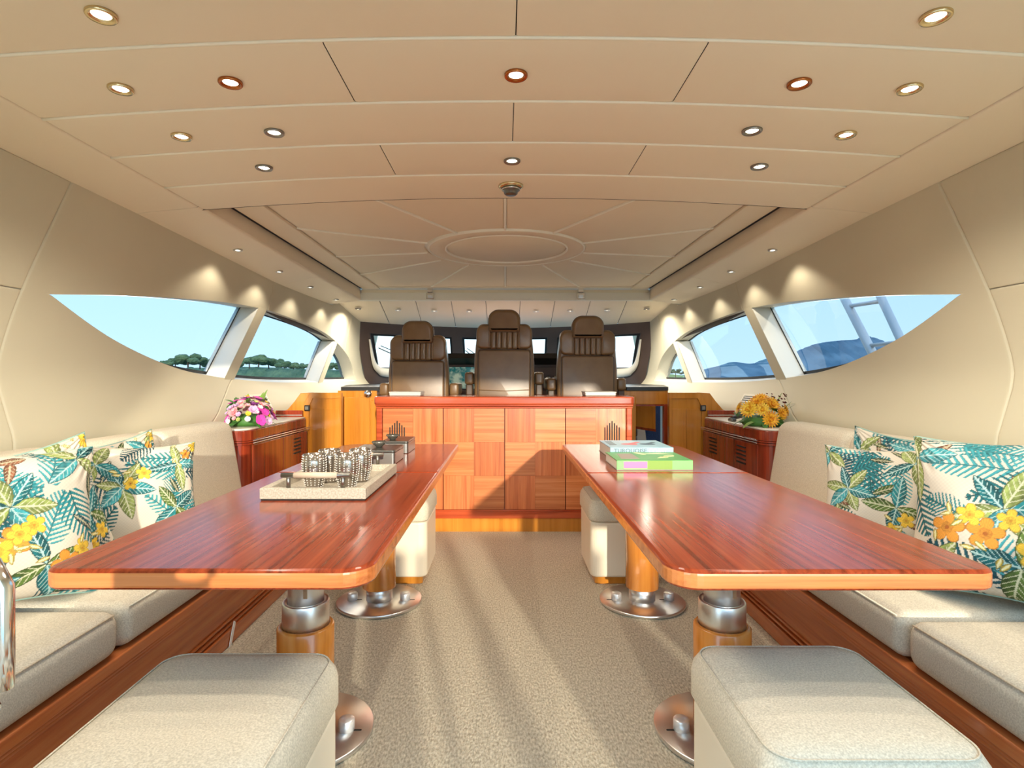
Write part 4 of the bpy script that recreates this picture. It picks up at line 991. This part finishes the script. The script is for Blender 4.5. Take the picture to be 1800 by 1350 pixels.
for k in range(26):
    x, y, z = .07+rnd.uniform(-.02, .10), rnd.uniform(-.07, .06), rnd.uniform(.13, .215)-.2*0
    piece(FL['button'], 'red_sprig', 'wine_red', by, (x, y, z), (x, y-.05, .2), rnd.uniform(0, 6), rnd.uniform(.4, .65))
for k in range(14):
    az = 2*PI*k/14
    piece(LF['big'], 'leaf', 'leaf_green' if k % 3 else 'leaf_light', by, (.11*math.cos(az), .11*math.sin(az), .03), (math.cos(az)*.2, math.sin(az)*.2, 1), az, rnd.uniform(.55, .8) if math.cos(az) < .3 else .35)
for k in range(34):
    az = rnd.uniform(0, 2*PI); e2 = rnd.uniform(.1, 1.1); p = dome(az, e2, .165 if math.cos(az) < .3 else .12, .15, .13)
    piece(LF['mid'], 'leaf', 'leaf_green' if k % 2 else 'leaf_light', by, (p[0], p[1], p[2]+.02), (-p[1], p[0], .3), PI/2+rnd.uniform(-.5, .5), rnd.uniform(.6, 1.0))
for k in range(14):
    az = rnd.uniform(-.6, 1.2)
    o = piece(LF['thin'], 'leaf_sprig', 'leaf_light', by, (.13*math.cos(az), .10*math.sin(az), .06+.006*k), (0, 0, 1), 0, .9)
    o.rotation_mode = 'XYZ'; o.rotation_euler = (0, -rnd.uniform(.2, .9), az+rnd.uniform(-.3, .3))

# ------------------------------------------------------------------ pillows with a tropical leaf print
def paint_print(u, v, seed, big):
    """flat fabric print: returns colours for points u,v in [-1,1]"""
    r_ = np.random.RandomState(seed)
    C = np.empty(u.shape+(3,)); C[:] = (.78, .70, .585)
    TEAL = [(.004, .15, .17), (.015, .24, .27), (.06, .36, .40), (.006, .09, .12)]
    GRN = [(.06, .13, .02), (.12, .20, .04), (.33, .40, .12), (.03, .08, .035)]
    def local(cx_, cy_, a):
        du, dv = u-cx_, v-cy_; return du*math.cos(a)+dv*math.sin(a), -du*math.sin(a)+dv*math.cos(a)
    def setc(mask, col): C[mask] = col
    def broad(cx_, cy_, a, l, w_, col, vein):
        A, B = local(cx_, cy_, a); t = A/l; wd = w_*np.sin(np.pi*np.clip(t, 0, 1))**.75*(1-.3*t)
        m_ = (t > 0) & (t < 1) & (np.abs(B) < wd)
        sh = .5+.8*np.clip(B/(w_+1e-6)*.6+.5, 0, 1)+.25*np.sin(A*40+seed)*np.sin(B*55)
        C[m_] = np.array(col)*sh[m_][:, None]
        st = ((A-np.abs(B)*1.1)*7.5/l) % 1
        setc(m_ & (st < .17), vein); setc(m_ & (np.abs(B) < .010), vein)
        setc(m_ & (np.abs(B) > wd-.012), tuple(c*.45 for c in col))
    def frond(cx_, cy_, a, l, w_, col):
        A, B = local(cx_, cy_, a); B = B-.12*A*A/l; t = A/l; wd = w_*np.sin(np.pi*np.clip(t*.9+.1, 0, 1))**.6
        st = ((A-np.abs(B)*.9)*10/l) % 1
        m_ = (t > 0) & (t < 1) & (np.abs(B) < wd) & (st < .62-.3*np.abs(B)/w_)
        sh = .7+.6*(((A-np.abs(B)*.9)*20/l) % 1)
        C[m_] = np.array(col)*sh[m_][:, None]; setc((t > 0) & (t < 1) & (np.abs(B) < .010), tuple(c*.6 for c in col))
    def flower(cx_, cy_, R, col, core):
        du, dv = u-cx_, v-cy_; th = np.arctan2(dv, du); rr = np.hypot(du, dv)
        edge = R*(.45+.55*np.abs(np.cos(2.5*th+seed))**.6)
        m_ = rr < edge; st = np.sin(th*40)*.14
        C[m_] = np.array(col)*(1+st[m_]-.25*(rr[m_]/R < .35))[:, None]; setc(m_ & (rr > edge-.012), tuple(c*.6 for c in col)); setc(rr < R*.13, core)
    n = int(18*big)
    for k in range(n):                                   # fronds behind
        frond(r_.uniform(-1.1, 1.1), r_.uniform(-1.1, 1.1), r_.uniform(0, 6.28), r_.uniform(.55, .95)/big**.3, r_.uniform(.16, .26), TEAL[k % 4])
    for k in range(int(10*big)):
        broad(r_.uniform(-1.1, 1.0), r_.uniform(-1.1, 1.0), r_.uniform(0, 6.28), r_.uniform(.3, .5), r_.uniform(.05, .09), [(.30, .12, .06), GRN[0], GRN[3], TEAL[3]][k % 4], (.55, .50, .34))
    hubs = [(r_.uniform(-.5, .1), r_.uniform(-.15, .35)), (r_.uniform(.25, .7), r_.uniform(-.7, -.2)), (r_.uniform(-.8, -.4), r_.uniform(-.9, -.5)), (r_.uniform(.3, .8), r_.uniform(.45, .8)), (r_.uniform(-.95, -.6), r_.uniform(.55, .9))]
    for h, (hx_, hy_) in enumerate(hubs):
        a0 = r_.uniform(0, 6.28); nl = 6 if h == 0 else 4
        for k in range(nl):
            g = (k+h) % 2 == 0
            broad(hx_, hy_, a0+k*6.28/nl+r_.uniform(-.2, .2), r_.uniform(.42, .62), r_.uniform(.10, .15), (GRN[2] if h != 1 else GRN[1]) if g else TEAL[(k+h) % 3], (.72, .72, .50) if g else (.50, .70, .68))
    for k in range(int(3*big)):
        fx, fy = r_.uniform(-.7, .7), r_.uniform(-.75, .5)
        if k == 0: fx, fy = (-.05, -.25) if big > 1 else (.75, .7)
        flower(fx, fy, .19 if big > 1 else .12, [(.85, .36, .05), (.90, .58, .06)][k % 2], (.45, .14, .02))
        flower(fx+.22, fy+.18, .14, (.90, .60, .07), (.6, .3, .03))
        for q in range(4): broad(fx+r_.uniform(-.25, .25), fy+r_.uniform(-.3, .25), r_.uniform(0, 6.28), .16, .035, (.88, .68, .14), (.92, .85, .5))
    tone = 1+.05*np.sin(u*120)*np.sin(v*120)
    return np.clip(C*tone[..., None]*.80, 0, 1)**1.08
def pillow(c, size, yaw, tilt, rollv, seed, lab, T=.085, n=180, big=1.0, chop=0.):
    t = thing('throw_pillow', lab, 'pillow', (0, 0, 0), 'tropical throw pillows')
    g = np.linspace(-1, 1, n); u, v = np.meshgrid(g, g, indexing='ij')
    a_ = size/2
    x = a_*u*(1-.11*(1-v*v)*u*u); z = a_*v*(1-.11*(1-u*u)*v*v)
    th = T*((1-u**2).clip(0)**.42)*((1-v**2).clip(0)**.42)
    rs = np.random.RandomState(seed+50)
    wr = sum(rs.uniform(.3, 1)*np.sin(u*rs.uniform(2, 7)+v*rs.uniform(-6, 6)+rs.uniform(0, 6)) for _ in range(6))
    th = th*(1+.06*wr)
    # hem wrinkles radiating from the corners
    th += .006*np.sin((np.arctan2(v-1, u-1))*26)*np.clip(1-np.hypot(u-1, v-1)/.7, 0, 1)+.006*np.sin((np.arctan2(v-1, u+1))*26)*np.clip(1-np.hypot(u+1, v-1)/.7, 0, 1)
    if chop: z = z-chop*a_*np.exp(-(u/.55)**2)*np.clip(v, 0, 1)**2
    col = paint_print(u, v, seed, big)
    def surf(sign, name, nn):
        st = max(1, (n-1)//(nn-1)); idx = list(range(0, n, st))
        if idx[-1] != n-1: idx.append(n-1)
        I = np.ix_(idx, idx); k = len(idx)
        V = np.stack([x[I], sign*np.maximum(th[I], 0)*1.0, z[I]], -1).reshape(-1, 3)
        q = np.arange(k*k).reshape(k, k)
        F = np.stack([q[:-1, :-1], q[1:, :-1], q[1:, 1:], q[:-1, 1:]], -1).reshape(-1, 4)
        if sign > 0: F = F[:, ::-1]
        me = bpy.data.meshes.new(name); me.from_pydata(V.tolist(), [], F.tolist())
        me.polygons.foreach_set('use_smooth', [True]*len(F))
        at = me.color_attributes.new('print', 'FLOAT_COLOR', 'POINT')
        cc = np.ones((k*k, 4)); cc[:, :3] = col[I].reshape(-1, 3); at.data.foreach_set('color', cc.ravel().astype(np.float32))
        me.materials.append(M['pillow_print']); me.update()
        o = bpy.data.objects.new(name, me); COL.objects.link(o); o.parent = t; return o
    surf(-1, 'printed_front', n); surf(1, 'printed_back', 60)
    e = []
    for (i0, j0, di, dj) in ((0, 0, 1, 0), (n-1, 0, 0, 1), (n-1, n-1, -1, 0), (0, n-1, 0, -1)):
        for k in range(0, n-1, 12): e.append((x[i0+di*k, j0+dj*k], 0, z[i0+di*k, j0+dj*k]))
    MB().tube(e, .004, 6, closed=True).build('piping', 'pillow_piping', t)
    t.location = c; t.rotation_euler = (Matrix.Rotation(yaw, 3, 'Z') @ Matrix.Rotation(-tilt, 3, 'X') @ Matrix.Rotation(rollv, 3, 'Y')).to_euler()
    return t
R_ = math.radians
pillow((-1.56, 1.77, .69), .50, R_(57), R_(18), R_(4), 11, 'big floral pillow at the left edge of the photo with orange lilies', .125, 220, 1.15)
pillow((-1.61, 1.95, .685), .48, R_(72), R_(12), R_(-8), 23, 'leaf-print pillow leaning behind the big lily pillow on the left sofa', .05, 120, 1.0)
pillow((-1.545, 2.41, .66), .45, R_(47), R_(20), R_(3), 37, 'leaf-print pillow with a pale green leaf fan on the left sofa, in front', .11, 200, .8)
pillow((-1.645, 2.44, .675), .45, R_(76), R_(12), R_(-6), 41, 'leaf-print pillow hidden behind the leaf-fan pillow on the left sofa', .045, 120, 1.0)
pillow((1.545, 2.34, .66), .44, R_(-47), R_(20), R_(-3), 52, 'leaf-print pillow with a palm tree motif on the right sofa, in front', .11, 200, .8)
pillow((1.64, 2.40, .69), .47, R_(-70), R_(12), R_(4), 64, 'leaf-print pillow leaning behind the palm motif pillow on the right sofa', .05, 120, 1.0)
pillow((1.575, 1.79, .71), .53, R_(-58), R_(18), R_(-4), 78, 'big floral pillow at the right edge of the photo with an orange flower', .125, 220, 1.15)

# ------------------------------------------------------------------ door handle at the left edge of the photo
t = thing('door_leaf', 'open aft door with a chrome pull handle at the left edge', 'door', (-.62, .61, 0))
MB().box(-.74, -.60, .60, .625, .0, 2.02, bev=.004).build('door_stile', 'white_paint', t)
hp = [(-.605, .602, .968), (-.58, .575, .971), (-.545, .572, .972), (-.522, .572, .965), (-.511, .572, .945), (-.511, .572, .88), (-.511, .572, .845), (-.522, .572, .825), (-.545, .572, .818), (-.58, .575, .819), (-.605, .602, .822)]
MB().tube([(a+.003, b, c) for a, b, c in hp], .0118, 14).build('handle', 'chrome', t)
# aft bulkhead and unseen slats added to cut the sun into floor streaks
struct(MB().box(-2.0, -1.25, -.36, -.3, 0, 2.1).build('wall_aft_port', 'white_paint'))
t = thing('sun_slats', 'unseen low slats added behind the camera to streak the sunlight', 'sun blocker', (0, -1.0, 0))
for x0, x1 in ((-.75, .10), (.16, .36), (.43, .475), (.64, .74), (.93, 1.45)):
    MB().box(x0, x1, -1.04, -1.0, -.004, .98).build('sun_slat', 'white_paint', t)

# ------------------------------------------------------------------ outside: sea, shore, trees, mountains, ladder
struct(MB().box(-9000, 9000, -3000, 16000, -4.0, -3.0).build('ground_sea', 'sea_water'))
struct(MB().box(2.25, 3.3, -.3, 8.2, .15, .25).build('floor_side_deck', 'teak_deck'))
t = thing('boarding_ladder', 'steel ladder outside the right window', 'ladder', (2.9, 4.6, 1.0))
def ray(px, py, X): y = X/((px-888)/1000); return Vector((X, y, CZ+(665-py)/1000*y))
A0, A1 = ray(1474, 505, 2.9), ray(1536, 625, 2.9); B0, B1 = ray(1540, 505, 2.9), ray(1592, 615, 2.9)
A1 = A0+(A1-A0)*((.26-A0.z)/(A1.z-A0.z)); B1 = B0+(B1-B0)*((.26-B0.z)/(B1.z-B0.z))
MB().tube([A0, A1], .034, 14).build('ladder_rail', 'ladder_steel', t); MB().tube([B0, B1], .030, 14).build('ladder_rail', 'ladder_steel', t)
for (p, q) in ((ray(1494, 538, 2.9), ray(1552, 529, 2.9)), (ray(1524, 608, 2.9), ray(1588, 601, 2.9))):
    MB().tube([p, q], .016, 10).build('rung', 'ladder_steel', t)
def ridge(name, lab, cat, pts, dist, depth, mtl, base=-3):
    """a hill ridge through directions (px,height-in-px), standing at distance dist"""
    T = smooth_tab(pts, 6); mb = MB(); n = len(T); rr = random.Random(5); V = []; F = []
    for (px, h) in T:
        x = (px-888)/1000*dist; top_ = h/1000*dist
        for k in range(5):
            f = k/4; V.append((x*(1+.0*f), dist-depth*(1-f)+rr.uniform(-1, 1)*depth*.05, base+(top_-base)*(f**.8)+(rr.uniform(-1, 1)*top_*.03 if 0 < k < 4 else 0)))
        V.append((x, dist+depth, base))
    for i in range(n-1):
        for k in range(5): a = i*6+k; F.append((a, a+6, a+7, a+1))
    mb.add(V, F, True); return tag(mb.build(name, mtl), lab, cat)
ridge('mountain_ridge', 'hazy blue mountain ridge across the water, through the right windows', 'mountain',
      [(1190, 2), (1225, 12), (1262, 22), (1290, 29), (1320, 26), (1345, 34), (1362, 40), (1390, 44), (1420, 56), (1440, 62), (1470, 66), (1500, 68), (1515, 72), (1530, 73), (1560, 62), (1600, 52), (1660, 45), (1760, 40), (1900, 20)], 7000, 900, 'mountain_haze_blue')
ridge('shore_hill', 'low green wooded shore along the left windows', 'shore', [(-300, 8), (100, 14), (250, 18), (330, 22), (420, 24), (500, 22), (560, 18), (620, 14), (640, -8)], 300, 60, 'shore_scrub')
ridge('shore_thicket', 'low green thicket at the water, under the distant pines', 'shrubs', [(180, 12), (230, 18), (262, 22), (275, 19), (300, 24), (318, 22), (335, 27), (350, 23), (372, 26), (395, 22), (412, 25), (430, 21), (450, 27), (470, 23), (490, 26), (510, 22), (530, 24), (550, 20), (570, 23), (590, 21), (612, 23), (640, 18), (660, -8)], 172, 8, 'shore_scrub')
ridge('meadow_bank', 'sunny green meadow ahead beyond the windscreen', 'meadow', [(650, 12), (680, 18), (720, 16), (800, 12), (900, 10), (1050, 12), (1110, 22), (1150, 14), (1200, 9), (1260, 3)], 300, 40, 'meadow')
def crown_mesh(seed):
    b = bmesh.new(); rr = random.Random(seed)
    for k in range(9):
        m4 = Matrix.Translation((rr.uniform(-3.2, 3.2), rr.uniform(-2, 2), rr.uniform(-.8, 1.3))) @ Matrix.Diagonal((rr.uniform(1.2, 2.2), rr.uniform(1.2, 2), rr.uniform(.7, 1.2), 1))
        bmesh.ops.create_icosphere(b, subdivisions=3, radius=1, matrix=m4)
    for v in b.verts: v.co += Vector((rr.uniform(-1, 1), rr.uniform(-1, 1), rr.uniform(-1, 1)))*.16
    me = bpy.data.meshes.new('crown'); b.to_mesh(me); b.free(); me.materials.append(M['pine_crown']); return me
CM = [crown_mesh(k) for k in range(4)]
trunk = MB().tube([(0, 0, -9), (.2, 0, -4), (0, 0, 0)], [.4, .3, .2], 7).build('trunk', 'bark'); TM = trunk.data; bpy.data.objects.remove(trunk)
rr = random.Random(9)
tl = [(262, 26, .8), (285, 30, .9), (308, 36, 1.0), (330, 43, 1.25), (352, 38, 1.1), (375, 34, 1.0), (396, 30, .9), (418, 30, .9), (438, 38, 1.1), (455, 42, 1.1), (472, 36, 1.0), (486, 34, .95), (500, 31, .9), (516, 28, .85), (533, 26, .8), (552, 25, .75), (568, 26, .75), (584, 27, .8), (600, 28, .8), (612, 26, .75), (1158, 14, .5), (1172, 18, .6), (1188, 17, .55), (1204, 13, .5)]
wins = lambda px: 'aft-most left window' if px < 400 else 'middle left window' if px < 540 else 'front left window' if px < 700 else 'front right window'
cnt = {}
for i_, (px, h, sc_) in enumerate(tl):
    d = (190, 204, 218)[i_ % 3]; sc_ *= .85; x = (px-888)/1000*d; z = CZ+h/1000*d-2*sc_*1.0
    w_ = wins(px); cnt[w_] = cnt.get(w_, 0)+1
    t = thing('pine_tree', 'distant pine on the shore, %s from the left in the %s' % (['first', 'second', 'third', 'fourth', 'fifth', 'sixth', 'seventh', 'eighth', 'ninth', 'tenth'][cnt[w_]-1], w_), 'tree', (x, d, z), 'pines on the shore')
    for nm, me in (('crown', CM[rr.randint(0, 3)]), ('trunk', TM)):
        o = bpy.data.objects.new(nm, me); COL.objects.link(o); o.parent = t; o.scale = (sc_,)*3; o.rotation_euler = (0, 0, rr.uniform(-.3, .3)+(PI if rr.random() < .5 else 0))
